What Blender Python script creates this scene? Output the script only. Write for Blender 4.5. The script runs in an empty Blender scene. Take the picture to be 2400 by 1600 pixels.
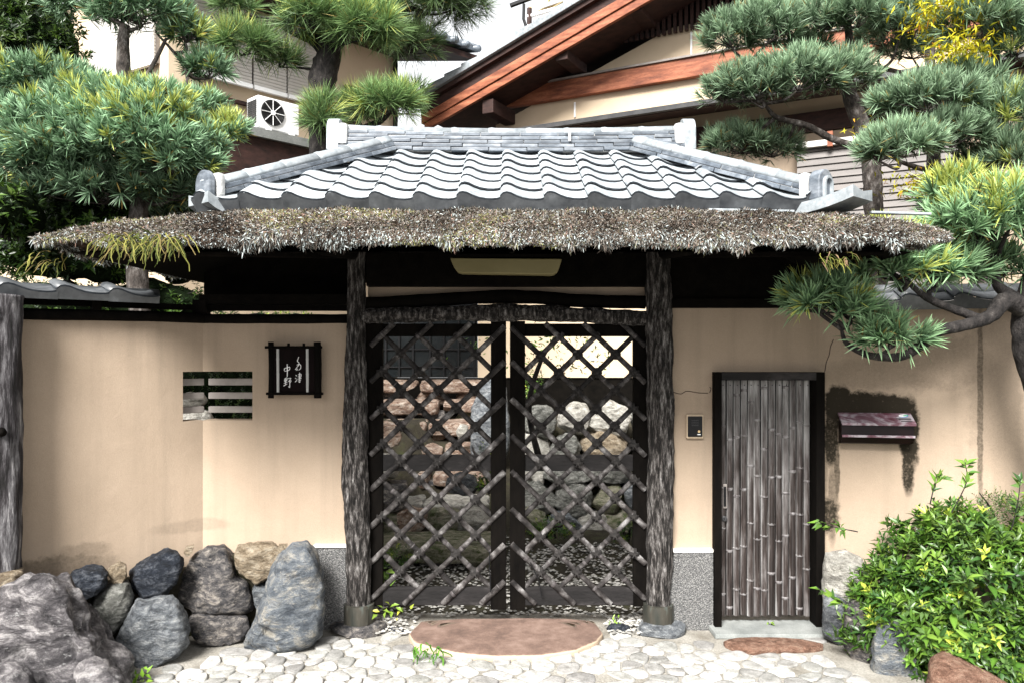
import bpy, bmesh, math, random
import numpy as np
from mathutils import Vector, Matrix, noise

rnd = random.Random(11)
npr = np.random.RandomState(5)
scene = bpy.context.scene
col = scene.collection

# ------------------------------------------------------------------ camera, sky, sun, exposure
F, CH, HY, CY = 1850.0, 1.74, 830.0, -5.0      # focal length in photo pixels, eye height, horizon row, camera y
cam_d = bpy.data.cameras.new('camera')
cam = bpy.data.objects.new('camera', cam_d)
col.objects.link(cam)
cam.location = (0, CY, CH)
cam.rotation_euler = (math.radians(90), 0, 0)
cam_d.sensor_width = 36
cam_d.lens = 36 * F / 2400
cam_d.shift_y = (HY - 800) / 2400
cam_d.clip_start = 0.05
cam_d.clip_end = 2000
scene.camera = cam

SUN_EL, SUN_AZ = 43.0, -160.0     # elevation; azimuth from +y clockwise (sun stands behind the camera, to the left)
w = bpy.data.worlds.new('World')
scene.world = w
w.use_nodes = True
wn = w.node_tree
wn.nodes.clear()
wo = wn.nodes.new('ShaderNodeOutputWorld')
bg = wn.nodes.new('ShaderNodeBackground')
sky = wn.nodes.new('ShaderNodeTexSky')
sky.sky_type = 'NISHITA'
sky.sun_disc = False
sky.sun_elevation = math.radians(SUN_EL)
sky.sun_rotation = math.radians(SUN_AZ)
sky.air_density = 1.0
sky.dust_density = 6.0
hs = wn.nodes.new('ShaderNodeHueSaturation')
hs.inputs['Saturation'].default_value = 0.35      # thin bright overcast
hs.inputs['Value'].default_value = 1.0
wn.links.new(sky.outputs[0], hs.inputs['Color'])
cl = wn.nodes.new('ShaderNodeMix')                # even veil of bright cloud over the whole sky
cl.data_type = 'RGBA'
cl.inputs['Factor'].default_value = 0.72
cl.inputs[7].default_value = (6.2, 6.25, 6.3, 1)
wn.links.new(hs.outputs[0], cl.inputs[6])
wn.links.new(cl.outputs[2], bg.inputs['Color'])
bg.inputs['Strength'].default_value = 0.05
wn.links.new(bg.outputs[0], wo.inputs[0])

sl = bpy.data.lights.new('sun', 'SUN')
sl.energy = 2.55
sl.angle = math.radians(22)
sl.color = (1.0, 0.975, 0.94)
so = bpy.data.objects.new('sun', sl)
col.objects.link(so)
az, el = math.radians(SUN_AZ), math.radians(SUN_EL)
sdir = Vector((math.sin(az) * math.cos(el), math.cos(az) * math.cos(el), math.sin(el)))
so.rotation_euler = (-sdir).to_track_quat('-Z', 'Y').to_euler()
so.location = (0, -8, 12)

vs = scene.view_settings
vs.view_transform = 'Standard'
vs.look = 'None'
vs.exposure = 2.32
vs.gamma = 1
vs.use_curve_mapping = False

# ------------------------------------------------------------------ helpers
CAM = Vector((0, CY, CH))


def P(x, y, Y):
    D = Y - CY
    return Vector(((x - 1200) * D / F, Y, CH - (y - HY) * D / F))


def RP(x, y, p0, n):
    d = Vector(((x - 1200) / F, 1, -(y - HY) / F))
    t = (p0 - CAM).dot(n) / d.dot(n)
    return CAM + d * t


def wmat(o):
    m = o.matrix_basis.copy()
    if o.parent:
        m = wmat(o.parent) @ o.matrix_parent_inverse @ m
    return m


def props(o, label=None, cat=None, group=None, kind=None):
    if label: o['label'] = label
    if cat: o['category'] = cat
    if group: o['group'] = group
    if kind: o['kind'] = kind
    return o


def thing(name, label, cat, loc=(0, 0, 0), group=None, parent=None):
    o = bpy.data.objects.new(name, None)
    col.objects.link(o)
    o.empty_display_size = 0.1
    o.location = loc
    if parent is not None:          # a part made of pieces
        attach(o, parent)
        return props(o, label)
    return props(o, label, cat, group)


def attach(o, parent):
    if parent is not None:
        o.parent = parent
        o.matrix_parent_inverse = wmat(parent).inverted()


def put(name, me, parent=None, matrix=None, label=None, cat=None, group=None, kind=None):
    """link a mesh whose vertices are relative to matrix (world)"""
    o = bpy.data.objects.new(name, me)
    col.objects.link(o)
    if matrix is not None:
        o.matrix_basis = matrix
    attach(o, parent)
    return props(o, label, cat, group, kind)


class MB:
    def __init__(self):
        self.v, self.f = [], []

    def add(self, vs_, fs_):
        b = len(self.v)
        self.v += [Vector(p) for p in vs_]
        self.f += [tuple(i + b for i in q) for q in fs_]
        return self

    def box(self, c, s, rot=None):
        c = Vector(c)
        hx, hy, hz = s[0] / 2, s[1] / 2, s[2] / 2
        pts = [Vector((x, y, z)) for z in (-hz, hz) for x, y in ((-hx, -hy), (hx, -hy), (hx, hy), (-hx, hy))]
        if rot is not None:
            pts = [rot @ p for p in pts]
        return self.add([c + p for p in pts], [(3, 2, 1, 0), (4, 5, 6, 7), (0, 1, 5, 4), (1, 2, 6, 5), (2, 3, 7, 6), (3, 0, 4, 7)])

    def prism(self, poly, off):
        """poly: 3-D points of a planar polygon, off: extrusion vector"""
        n = len(poly)
        off = Vector(off)
        poly = [Vector(p) for p in poly]
        nrm = Vector((0, 0, 0))
        for i in range(n):
            a, b = poly[i], poly[(i + 1) % n]
            nrm += a.cross(b)
        if nrm.dot(off) > 0:
            poly = poly[::-1]
        fs_ = [tuple(range(n)), tuple(range(2 * n - 1, n - 1, -1))]
        for i in range(n):
            j = (i + 1) % n
            fs_.append((i, i + n, j + n, j))
        return self.add(poly + [p + off for p in poly], fs_)

    def tube(self, path, radii, n=10, amp=0.0, sc=8.0, flat=1.0, caps=True, seed=0, zs=0.35):
        path = [Vector(p) for p in path]
        if not isinstance(radii, (list, tuple)):
            radii = [radii] * len(path)
        m = len(path)
        up = None
        rings = []
        for i, p in enumerate(path):
            t = (path[min(i + 1, m - 1)] - path[max(i - 1, 0)]).normalized()
            if up is None:
                up = Vector((0, -1, 0)) if abs(t.y) < 0.9 else Vector((0, 0, 1))
            up = (up - t * up.dot(t)).normalized()
            sd = t.cross(up)
            ring = []
            for k in range(n):
                a = 2 * math.pi * k / n
                r = radii[i]
                dirv = sd * math.cos(a) * flat + up * math.sin(a)
                if amp:
                    q = p * sc * zs + (sd * math.cos(a) + up * math.sin(a)) * radii[i] * sc + Vector((seed, 0, 0))
                    r *= 1 + amp * (noise.noise(q) + 0.5 * noise.noise(q * 2.3) + (0.4 * noise.noise(q * 5.1) if n > 30 else 0.0))
                ring.append(p + dirv * r)
            rings.append(ring)
        vs_ = [p for r in rings for p in r]
        fs_ = []
        for i in range(m - 1):
            for k in range(n):
                k2 = (k + 1) % n
                fs_.append((i * n + k, (i + 1) * n + k, (i + 1) * n + k2, i * n + k2))
        if caps:
            fs_.append(tuple(range(n)))
            fs_.append(tuple((m - 1) * n + k for k in range(n - 1, -1, -1)))
        return self.add(vs_, fs_)

    def mesh(self, name, mat, smooth=False):
        """mesh data around its own base point; returns (mesh, world matrix)"""
        a = np.array([tuple(p) for p in self.v])
        lo, hi = a.min(0), a.max(0)
        base = Vector(((lo[0] + hi[0]) / 2, (lo[1] + hi[1]) / 2, lo[2]))
        me = bpy.data.meshes.new(name)
        me.from_pydata([tuple(p - base) for p in self.v], [], self.f)
        me.materials.append(mat)
        if smooth:
            me.polygons.foreach_set('use_smooth', [True] * len(me.polygons))
        me.update()
        return me, Matrix.Translation(base)

    def build(self, name, mat, parent=None, smooth=False, bevel=0.0, fix=False, **kw):
        me, mx = self.mesh(name, mat, smooth)
        if bevel or fix:
            bm = bmesh.new()
            bm.from_mesh(me)
            if bevel:
                es = [e for e in bm.edges if len(e.link_faces) == 2 and e.calc_face_angle(0) > 0.6]
                bmesh.ops.bevel(bm, geom=es, offset=bevel, segments=2, affect='EDGES', profile=0.6)
            bmesh.ops.recalc_face_normals(bm, faces=bm.faces)
            bm.to_mesh(me)
            bm.free()
        return put(name, me, parent, mx, **kw)


def smooth_path(pts, k=4):
    """Catmull-Rom through points"""
    pts = [Vector(p) for p in pts]
    out = []
    for i in range(len(pts) - 1):
        p0, p1, p2, p3 = pts[max(i - 1, 0)], pts[i], pts[i + 1], pts[min(i + 2, len(pts) - 1)]
        for j in range(k):
            t = j / k
            out.append(0.5 * (2 * p1 + (p2 - p0) * t + (2 * p0 - 5 * p1 + 4 * p2 - p3) * t * t + (3 * p1 - p0 - 3 * p2 + p3) * t ** 3))
    out.append(pts[-1])
    return out


def lerp_list(vals, m):
    xs = np.linspace(0, 1, len(vals))
    return list(np.interp(np.linspace(0, 1, m), xs, vals))


# ------------------------------------------------------------------ materials
def newmat(name):
    m = bpy.data.materials.new(name)
    m.use_nodes = True
    nt = m.node_tree
    nt.nodes.clear()
    out = nt.nodes.new('ShaderNodeOutputMaterial')
    b = nt.nodes.new('ShaderNodeBsdfPrincipled')
    nt.links.new(b.outputs[0], out.inputs[0])
    return m, nt, b


def L(nt, a, b):
    nt.links.new(a, b)


def coordsock(nt, coord='Object', stretch=(1, 1, 1)):
    if coord == 'World':
        g = nt.nodes.new('ShaderNodeNewGeometry')
        s = g.outputs['Position']
    else:
        g = nt.nodes.new('ShaderNodeTexCoord')
        s = g.outputs[coord]
    mp = nt.nodes.new('ShaderNodeMapping')
    mp.inputs['Scale'].default_value = stretch
    L(nt, s, mp.inputs['Vector'])
    return mp.outputs[0]


def noise_n(nt, vec, scale, detail=6, rough=0.6, dist=0.0):
    n = nt.nodes.new('ShaderNodeTexNoise')
    n.inputs['Scale'].default_value = scale
    n.inputs['Detail'].default_value = detail
    n.inputs['Roughness'].default_value = rough
    n.inputs['Distortion'].default_value = dist
    L(nt, vec, n.inputs['Vector'])
    return n.outputs['Fac']


def ramp(nt, fac, stops):
    r = nt.nodes.new('ShaderNodeValToRGB')
    e = r.color_ramp.elements
    while len(e) < len(stops):
        e.new(0.5)
    for i, (p, c) in enumerate(stops):
        e[i].position = p
        e[i].color = (*c, 1) if len(c) == 3 else c
    L(nt, fac, r.inputs[0])
    return r.outputs[0]


def mixc(nt, fac, a, b, mode='MIX'):
    m = nt.nodes.new('ShaderNodeMix')
    m.data_type = 'RGBA'
    m.blend_type = mode
    for s, v in ((m.inputs['Factor'], fac), (m.inputs[6], a), (m.inputs[7], b)):
        if hasattr(v, 'is_output'):
            L(nt, v, s)
        elif isinstance(v, (int, float)):
            s.default_value = v
        else:
            s.default_value = (*v, 1)
    return m.outputs[2]


def mth(nt, op, a, b=None, c=None, clamp=False):
    m = nt.nodes.new('ShaderNodeMath')
    m.operation = op
    m.use_clamp = clamp
    for i, v in enumerate((a, b, c)):
        if v is None:
            continue
        if hasattr(v, 'is_output'):
            L(nt, v, m.inputs[i])
        else:
            m.inputs[i].default_value = v
    return m.outputs[0]


def bumpn(nt, b, h, strength, dist):
    bp = nt.nodes.new('ShaderNodeBump')
    bp.inputs['Strength'].default_value = strength
    bp.inputs['Distance'].default_value = dist
    L(nt, h, bp.inputs['Height'])
    L(nt, bp.outputs[0], b.inputs['Normal'])


def pmat(name, stops, scale=5, detail=7, rough=0.8, stretch=(1, 1, 1), bump=None, rand=0.0, spec=0.3, coord='Object',
         dist=0.0, fine=None, metal=0.0, hue=0.0, nrough=0.62):
    m, nt, b = newmat(name)
    vec = coordsock(nt, coord, stretch)
    if rand or hue:
        oi = nt.nodes.new('ShaderNodeObjectInfo')
        ad = nt.nodes.new('ShaderNodeVectorMath')
        ad.operation = 'ADD'
        sc = mth(nt, 'MULTIPLY', oi.outputs['Random'], 37.0)
        L(nt, vec, ad.inputs[0])
        L(nt, sc, ad.inputs[1])
        vec = ad.outputs[0]
    f = noise_n(nt, vec, scale, detail, nrough, dist)
    c = ramp(nt, f, stops)
    if fine:
        f2 = noise_n(nt, vec, fine[0], 4, 0.7)
        c = mixc(nt, fine[1], c, ramp(nt, f2, [(0.3, (0.15, 0.15, 0.15)), (0.7, (0.85, 0.85, 0.85))]), 'OVERLAY')
    if rand or hue:
        h = nt.nodes.new('ShaderNodeHueSaturation')
        L(nt, c, h.inputs['Color'])
        L(nt, mth(nt, 'MULTIPLY_ADD', oi.outputs['Random'], 2 * rand, 1 - rand), h.inputs['Value'])
        r2 = mth(nt, 'FRACT', mth(nt, 'MULTIPLY', oi.outputs['Random'], 7.31))
        L(nt, mth(nt, 'MULTIPLY_ADD', r2, 2 * hue, 0.5 - hue), h.inputs['Hue'])
        c = h.outputs[0]
    L(nt, c, b.inputs['Base Color'])
    b.inputs['Roughness'].default_value = rough
    b.inputs['Specular IOR Level'].default_value = spec
    b.inputs['Metallic'].default_value = metal
    if bump:
        bs, bst, bd = bump
        bumpn(nt, b, noise_n(nt, vec, bs, 6, 0.65), bst, bd)
    return m


def attrmat(name, rough=0.55, spec=0.25, trans=0.0, rand=0.0):
    """colour from the mesh's own leaf colours"""
    m, nt, b = newmat(name)
    a = nt.nodes.new('ShaderNodeAttribute')
    a.attribute_name = 'Col'
    c = a.outputs['Color']
    L(nt, c, b.inputs['Base Color'])
    b.inputs['Roughness'].default_value = rough
    b.inputs['Specular IOR Level'].default_value = spec
    if trans:
        t = nt.nodes.new('ShaderNodeBsdfTranslucent')
        L(nt, c, t.inputs['Color'])
        mx = nt.nodes.new('ShaderNodeMixShader')
        mx.inputs[0].default_value = trans
        L(nt, b.outputs[0], mx.inputs[1])
        L(nt, t.outputs[0], mx.inputs[2])
        out = [n for n in nt.nodes if n.type == 'OUTPUT_MATERIAL'][0]
        L(nt, mx.outputs[0], out.inputs[0])
    return m


def plaster(name, masks=(), base=((0.35, (0.32, 0.25, 0.185)), (0.65, (0.375, 0.295, 0.222)))):
    """fine sand plaster; masks = stains (x, z, rx, rz, strength) in world x/z"""
    m, nt, b = newmat(name)
    vec = coordsock(nt, 'World')
    c = ramp(nt, noise_n(nt, vec, 1.3, 5), list(base))
    streak = noise_n(nt, coordsock(nt, 'World', (6, 6, 0.35)), 1.6, 4)
    c = mixc(nt, mth(nt, 'MULTIPLY', ramp(nt, streak, [(0.48, (0, 0, 0)), (0.72, (1, 1, 1))]), 0.45), c, (0.25, 0.20, 0.15))
    grain = noise_n(nt, vec, 260, 3, 0.7)
    c = mixc(nt, 0.20, c, ramp(nt, grain, [(0.35, (0.2, 0.2, 0.2)), (0.65, (0.8, 0.8, 0.8))]), 'OVERLAY')
    if masks:
        g = nt.nodes.new('ShaderNodeNewGeometry')
        nz = nt.nodes.new('ShaderNodeTexNoise')
        nz.inputs['Scale'].default_value = 14
        nz.inputs['Detail'].default_value = 8
        nz.inputs['Roughness'].default_value = 0.7
        L(nt, g.outputs['Position'], nz.inputs['Vector'])
        sep = nt.nodes.new('ShaderNodeSeparateXYZ')
        L(nt, g.outputs['Position'], sep.inputs[0])
        sepn = nt.nodes.new('ShaderNodeSeparateXYZ')
        L(nt, nz.outputs['Color'], sepn.inputs[0])
        tot = None
        for (cx, cz, rx, rz, st) in masks:
            amp = min(rx, rz) * 1.5
            dx = mth(nt, 'DIVIDE', mth(nt, 'SUBTRACT', mth(nt, 'MULTIPLY_ADD', mth(nt, 'SUBTRACT', sepn.outputs[0], 0.5), amp, sep.outputs[0]), cx), rx)
            dz = mth(nt, 'DIVIDE', mth(nt, 'SUBTRACT', mth(nt, 'MULTIPLY_ADD', mth(nt, 'SUBTRACT', sepn.outputs[1], 0.5), amp, sep.outputs[2]), cz), rz)
            dd = mth(nt, 'SQRT', mth(nt, 'ADD', mth(nt, 'POWER', mth(nt, 'ABSOLUTE', dx), 2.6), mth(nt, 'POWER', mth(nt, 'ABSOLUTE', dz), 2.6)))
            v = mth(nt, 'MULTIPLY', mth(nt, 'MULTIPLY', mth(nt, 'SUBTRACT', 1.22, dd, clamp=False), 2.0, clamp=True), st)
            tot = v if tot is None else mth(nt, 'MAXIMUM', tot, v)
        f3 = noise_n(nt, vec, 55, 5, 0.7)
        tot = mth(nt, 'MULTIPLY', tot, mth(nt, 'MULTIPLY_ADD', f3, 1.6, 0.35), clamp=True)
        tot = mth(nt, 'MINIMUM', tot, 0.97)
        c = mixc(nt, tot, c, (0.012, 0.010, 0.006))
    L(nt, c, b.inputs['Base Color'])
    b.inputs['Roughness'].default_value = 0.93
    b.inputs['Specular IOR Level'].default_value = 0.15
    hh_ = mth(nt, 'ADD', mth(nt, 'MULTIPLY', noise_n(nt, vec, 170, 4, 0.7), 0.4), mth(nt, 'MULTIPLY', noise_n(nt, vec, 9, 5, 0.6, 0.6), 1.0))
    bumpn(nt, b, hh_, 0.45, 0.006)
    return m


def pebbledash(name):
    m, nt, b = newmat(name)
    vec = coordsock(nt, 'World')
    v = nt.nodes.new('ShaderNodeTexVoronoi')
    v.inputs['Scale'].default_value = 165
    L(nt, vec, v.inputs['Vector'])
    sp = nt.nodes.new('ShaderNodeSeparateColor')
    L(nt, v.outputs['Color'], sp.inputs[0])
    c = ramp(nt, sp.outputs[0], [(0.0, (0.09, 0.09, 0.09)), (0.4, (0.17, 0.17, 0.168)), (0.75, (0.26, 0.255, 0.245)), (1.0, (0.36, 0.355, 0.34))])
    c = mixc(nt, ramp(nt, v.outputs['Distance'], [(0.3, (0, 0, 0)), (0.75, (1, 1, 1))]), c, (0.07, 0.07, 0.07))
    L(nt, c, b.inputs['Base Color'])
    b.inputs['Roughness'].default_value = 0.8
    bumpn(nt, b, mth(nt, 'SUBTRACT', 1.0, v.outputs['Distance']), 0.9, 0.01)
    return m


MAT = {}
MAT['node_pale'] = pmat('pale bamboo node', [(0.35, (0.05, 0.04, 0.04)), (0.62, (0.22, 0.21, 0.21))], 40, 6, 0.6)
MAT['node_grey'] = pmat('grey bamboo node', [(0.35, (0.02, 0.016, 0.016)), (0.7, (0.11, 0.10, 0.10))], 40, 6, 0.6)
MAT['inner_dark'] = pmat('dark light blocking core', [(0.3, (0.003, 0.005, 0.002)), (0.7, (0.012, 0.022, 0.008))], 22, 8, 0.95, bump=(30, 1.0, 0.05), spec=0.05)
MAT['plaster_left'] = plaster('sand plaster left', [
    (-2.62, 0.50, 0.25, 0.10, 0.42), (-2.48, 0.60, 0.10, 0.05, 0.25), (-2.0, 0.66, 0.2, 0.04, 0.15)])
MAT['plaster_right'] = plaster('sand plaster right', [
    (2.075, 1.43, 0.085, 0.12, 1.0), (2.22, 1.425, 0.22, 0.075, 1.0), (2.40, 1.42, 0.11, 0.075, 1.0), (2.50, 1.25, 0.055, 0.22, 0.95),
    (2.035, 1.22, 0.05, 0.20, 0.85), (2.49, 1.03, 0.035, 0.17, 0.8), (2.07, 1.02, 0.018, 0.22, 0.6), (1.985, 1.02, 0.03, 0.25, 0.35),
    (2.90, 1.45, 0.018, 0.62, 0.55), (2.99, 1.55, 0.16, 0.5, 0.18), (2.6, 1.7, 0.45, 0.18, 0.22), (1.99, 0.72, 0.09, 0.12, 0.8), (2.3, 1.62, 0.3, 0.1, 0.2),
    (2.04, 0.78, 0.03, 0.25, 0.5)])
MAT['plaster'] = plaster('sand plaster')
MAT['pebbledash'] = pebbledash('grey pebbledash')
MAT['white_band'] = pmat('pale mortar band', [(0.3, (0.6, 0.57, 0.52)), (0.7, (0.75, 0.72, 0.68))], 12, bump=(60, 0.3, 0.003))
MAT['bark_post'] = pmat('weathered log bark', [(0.38, (0.003, 0.0026, 0.0023)), (0.47, (0.016, 0.0135, 0.012)), (0.55, (0.085, 0.077, 0.072)), (0.69, (0.33, 0.315, 0.305))],
                        48, 12, 0.9, (1, 1, 0.2), bump=(75, 1.0, 0.03), fine=(170, 0.7), nrough=0.72)
MAT['driftwood'] = pmat('silvered post wood', [(0.38, (0.004, 0.0035, 0.0035)), (0.48, (0.025, 0.022, 0.024)), (0.58, (0.11, 0.106, 0.11)), (0.72, (0.40, 0.39, 0.385))],
                        22, 12, 0.85, (1, 1, 0.13), bump=(60, 0.9, 0.015), fine=(160, 0.6), nrough=0.7)
MAT['dark_wood'] = pmat('dark stained timber', [(0.3, (0.0015, 0.0012, 0.001)), (0.7, (0.005, 0.004, 0.0032))], 16, 7, 0.85, (1, 1, 0.3), bump=(50, 0.6, 0.006), spec=0.06)
MAT['rail_wood'] = pmat('worn dark rail timber', [(0.38, (0.003, 0.0025, 0.0025)), (0.55, (0.010, 0.0085, 0.0085)), (0.75, (0.06, 0.054, 0.054))], 9, 9, 0.8, (0.3, 1, 1), bump=(60, 0.7, 0.006), fine=(120, 0.4))
MAT['soffit'] = pmat('blackened soffit timber', [(0.3, (0.002, 0.0018, 0.0015)), (0.7, (0.006, 0.005, 0.004))], 12, 6, 0.95, bump=(40, 0.5, 0.006), spec=0.05)
MAT['lattice'] = pmat('aged lattice bamboo', [(0.36, (0.006, 0.005, 0.0048)), (0.48, (0.022, 0.019, 0.018)), (0.58, (0.07, 0.065, 0.063)), (0.7, (0.20, 0.193, 0.19))],
                      14, 11, 0.7, (1, 1, 1), bump=(70, 0.4, 0.004), rand=0.35, fine=(160, 0.5), spec=0.25)
MAT['tie'] = pmat('black hemp twine', [(0.3, (0.008, 0.007, 0.007)), (0.7, (0.03, 0.027, 0.025))], 60, bump=(150, 0.8, 0.004))
MAT['metal_sleeve'] = pmat('weathered copper sleeve', [(0.3, (0.02, 0.025, 0.022)), (0.55, (0.055, 0.05, 0.04)), (0.8, (0.13, 0.17, 0.16))], 12, 8, 0.55, (1, 1, 0.3), metal=0.3, bump=(30, 0.3, 0.004))
MAT['tile'] = pmat('silver clay roof tile', [(0.28, (0.14, 0.16, 0.175)), (0.48, (0.235, 0.26, 0.275)), (0.75, (0.33, 0.35, 0.365))], 18, 11, 0.58, rand=0.24, spec=0.5, bump=(45, 0.15, 0.003), fine=(40, 0.25))
MAT['tile_dark'] = pmat('weathered ridge tile', [(0.3, (0.03, 0.038, 0.05)), (0.5, (0.10, 0.118, 0.14)), (0.72, (0.24, 0.26, 0.285))], 11, 8, 0.42, (0.5, 1, 1.5), rand=0.22, spec=0.5, bump=(40, 0.3, 0.004), fine=(60, 0.35))
MAT['tile_eave'] = pmat('grey eave tile', [(0.3, (0.03, 0.033, 0.037)), (0.6, (0.075, 0.08, 0.085)), (0.8, (0.14, 0.15, 0.16))], 12, 6, 0.4, rand=0.15, spec=0.45)
MAT['tile_edge_shade'] = pmat('tile edge shade', [(0.3, (0.014, 0.017, 0.021)), (0.7, (0.05, 0.057, 0.066))], 20, 5, 0.7, spec=0.1)  # dark edge faces paint the shadow lines under the tile rows
MAT['mortar'] = pmat('roof mortar', [(0.3, (0.34, 0.34, 0.335)), (0.7, (0.5, 0.5, 0.49))], 30, bump=(60, 0.7, 0.006))
MAT['thatch_base'] = pmat('old bark thatch', [(0.3, (0.02, 0.015, 0.011)), (0.5, (0.075, 0.055, 0.042)), (0.75, (0.20, 0.16, 0.13))], 30, 8, 0.95, bump=(70, 1.0, 0.02), spec=0.05)
MAT['thatch'] = attrmat('dry moss and bark strands', 0.95, 0.05)
MAT['needle'] = attrmat('pine needles', 0.5, 0.35, 0.18)
MAT['leaf'] = attrmat('glossy leaves', 0.38, 0.45, 0.22)
MAT['dull_leaf'] = attrmat('fern fronds', 0.7, 0.15, 0.25)
MAT['bark'] = pmat('pine bark', [(0.3, (0.012, 0.010, 0.009)), (0.5, (0.055, 0.046, 0.04)), (0.66, (0.17, 0.155, 0.145)), (0.8, (0.40, 0.38, 0.36))], 24, 9, 0.9, (1, 1, 0.5), bump=(45, 1.0, 0.02))
MAT['dark_bark'] = pmat('black pine bark', [(0.35, (0.006, 0.005, 0.005)), (0.6, (0.03, 0.026, 0.024)), (0.8, (0.12, 0.11, 0.10))], 26, 9, 0.9, (1, 1, 0.5), bump=(50, 1.0, 0.02))
MAT['cream_wall'] = pmat('cream house render', [(0.3, (0.47, 0.375, 0.265)), (0.7, (0.54, 0.435, 0.315))], 2, 5, 0.9, coord='World', bump=(160, 0.2, 0.004))
MAT['red_wood'] = pmat('red brown eave timber', [(0.3, (0.09, 0.026, 0.014)), (0.5, (0.22, 0.07, 0.034)), (0.75, (0.40, 0.16, 0.085))], 5, 9, 0.6, (0.25, 1, 3), bump=(60, 0.3, 0.003), fine=(50, 0.4))
MAT['brown_wood'] = pmat('dark brown house timber', [(0.3, (0.012, 0.006, 0.005)), (0.7, (0.05, 0.022, 0.017))], 10, 8, 0.7, (0.4, 1, 2), bump=(60, 0.3, 0.003))
MAT['siding'] = pmat('grey brown siding board', [(0.3, (0.13, 0.12, 0.115)), (0.7, (0.19, 0.175, 0.165))], 6, 6, 0.75, (0.4, 0.4, 3), rand=0.06)
MAT['shutter'] = pmat('pale louvre shutter', [(0.3, (0.46, 0.44, 0.41)), (0.7, (0.52, 0.50, 0.47))], 6, 4, 0.6)
MAT['white_metal'] = pmat('white enamel', [(0.3, (0.74, 0.75, 0.75)), (0.7, (0.80, 0.80, 0.80))], 4, 3, 0.4)
MAT['black_metal'] = pmat('black metal', [(0.3, (0.004, 0.004, 0.0045)), (0.7, (0.010, 0.010, 0.011))], 8, 3, 0.5, spec=0.2)
MAT['grey_metal'] = pmat('grey grille', [(0.3, (0.025, 0.025, 0.028)), (0.7, (0.05, 0.05, 0.05))], 8, 3, 0.5)
MAT['grey_bar'] = pmat('grey window bar', [(0.3, (0.20, 0.18, 0.165)), (0.7, (0.28, 0.255, 0.235))], 14, 5, 0.8, bump=(60, 0.3, 0.003))
MAT['sign_board'] = pmat('black lacquer board', [(0.3, (0.002, 0.0015, 0.0015)), (0.75, (0.008, 0.004, 0.004))], 9, 5, 0.7, (1, 1, 0.3), spec=0.05)
MAT['pale_bamboo'] = pmat('pale bamboo', [(0.3, (0.34, 0.34, 0.33)), (0.7, (0.5, 0.5, 0.48))], 30, 5, 0.6, (1, 1, 0.2))
MAT['white_ink'] = pmat('white lettering paint', [(0.3, (0.78, 0.78, 0.78)), (0.7, (0.85, 0.85, 0.85))], 20, 3, 0.6)
MAT['lamp'] = pmat('yellowed acrylic lamp cover', [(0.3, (0.22, 0.19, 0.09)), (0.7, (0.28, 0.245, 0.125))], 4, 3, 0.45)
MAT['maroon'] = pmat('maroon enamel', [(0.3, (0.004, 0.0016, 0.002)), (0.7, (0.010, 0.003, 0.004))], 5, 5, 0.35, (2, 1, 1), spec=0.3, bump=(20, 0.05, 0.002))
MAT['maroon_top'] = pmat('faded maroon lid', [(0.32, (0.08, 0.022, 0.032)), (0.45, (0.18, 0.10, 0.125)), (0.58, (0.42, 0.38, 0.41))], 7, 7, 0.35, (0.9, 0.9, 2.2), dist=1.5)
MAT['beige_plastic'] = pmat('beige plastic', [(0.3, (0.42, 0.33, 0.23)), (0.7, (0.48, 0.38, 0.27))], 5, 3, 0.5)
MAT['brass'] = pmat('brass button', [(0.3, (0.45, 0.33, 0.18)), (0.7, (0.6, 0.45, 0.25))], 9, 3, 0.4)
MAT['sticker_blue'] = pmat('blue sticker print', [(0.3, (0.04, 0.22, 0.5)), (0.7, (0.07, 0.3, 0.6))], 9, 2, 0.5)
MAT['sticker_green'] = pmat('green sticker print', [(0.3, (0.08, 0.4, 0.2)), (0.7, (0.1, 0.5, 0.25))], 9, 2, 0.5)
MAT['concrete'] = pmat('grey concrete', [(0.3, (0.13, 0.14, 0.135)), (0.7, (0.25, 0.26, 0.25))], 7, 8, 0.9, bump=(70, 0.6, 0.005), fine=(140, 0.4))
MAT['pave_mortar'] = pmat('pale paving mortar', [(0.3, (0.15, 0.135, 0.11)), (0.5, (0.25, 0.235, 0.205)), (0.75, (0.36, 0.345, 0.31))], 4, 9, 0.95, coord='World', bump=(70, 0.8, 0.012), fine=(90, 0.4))
MAT['cobble'] = pmat('pale river cobble', [(0.3, (0.17, 0.165, 0.15)), (0.5, (0.28, 0.275, 0.26)), (0.75, (0.40, 0.39, 0.37))], 16, 10, 0.88, rand=0.36, hue=0.03, bump=(40, 0.5, 0.006), fine=(110, 0.4))
MAT['gravel'] = attrmat('white gravel', 0.9, 0.1)
MAT['soil'] = pmat('dark garden soil', [(0.3, (0.012, 0.010, 0.007)), (0.55, (0.035, 0.03, 0.018)), (0.75, (0.05, 0.06, 0.02))], 6, 9, 0.95, coord='World', bump=(30, 1.0, 0.03))
MAT['asphalt'] = pmat('street asphalt', [(0.3, (0.04, 0.04, 0.04)), (0.7, (0.065, 0.065, 0.065))], 30, 8, 0.9, coord='World', bump=(160, 0.6, 0.006))
MAT['glass_dark'] = pmat('dark window glass', [(0.3, (0.008, 0.010, 0.011)), (0.7, (0.014, 0.016, 0.017))], 2, 2, 0.12, spec=0.5)
MAT['yellow_panel'] = pmat('yellow canopy sheet', [(0.3, (0.6, 0.48, 0.22)), (0.7, (0.7, 0.58, 0.3))], 4, 3, 0.5)


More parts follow.
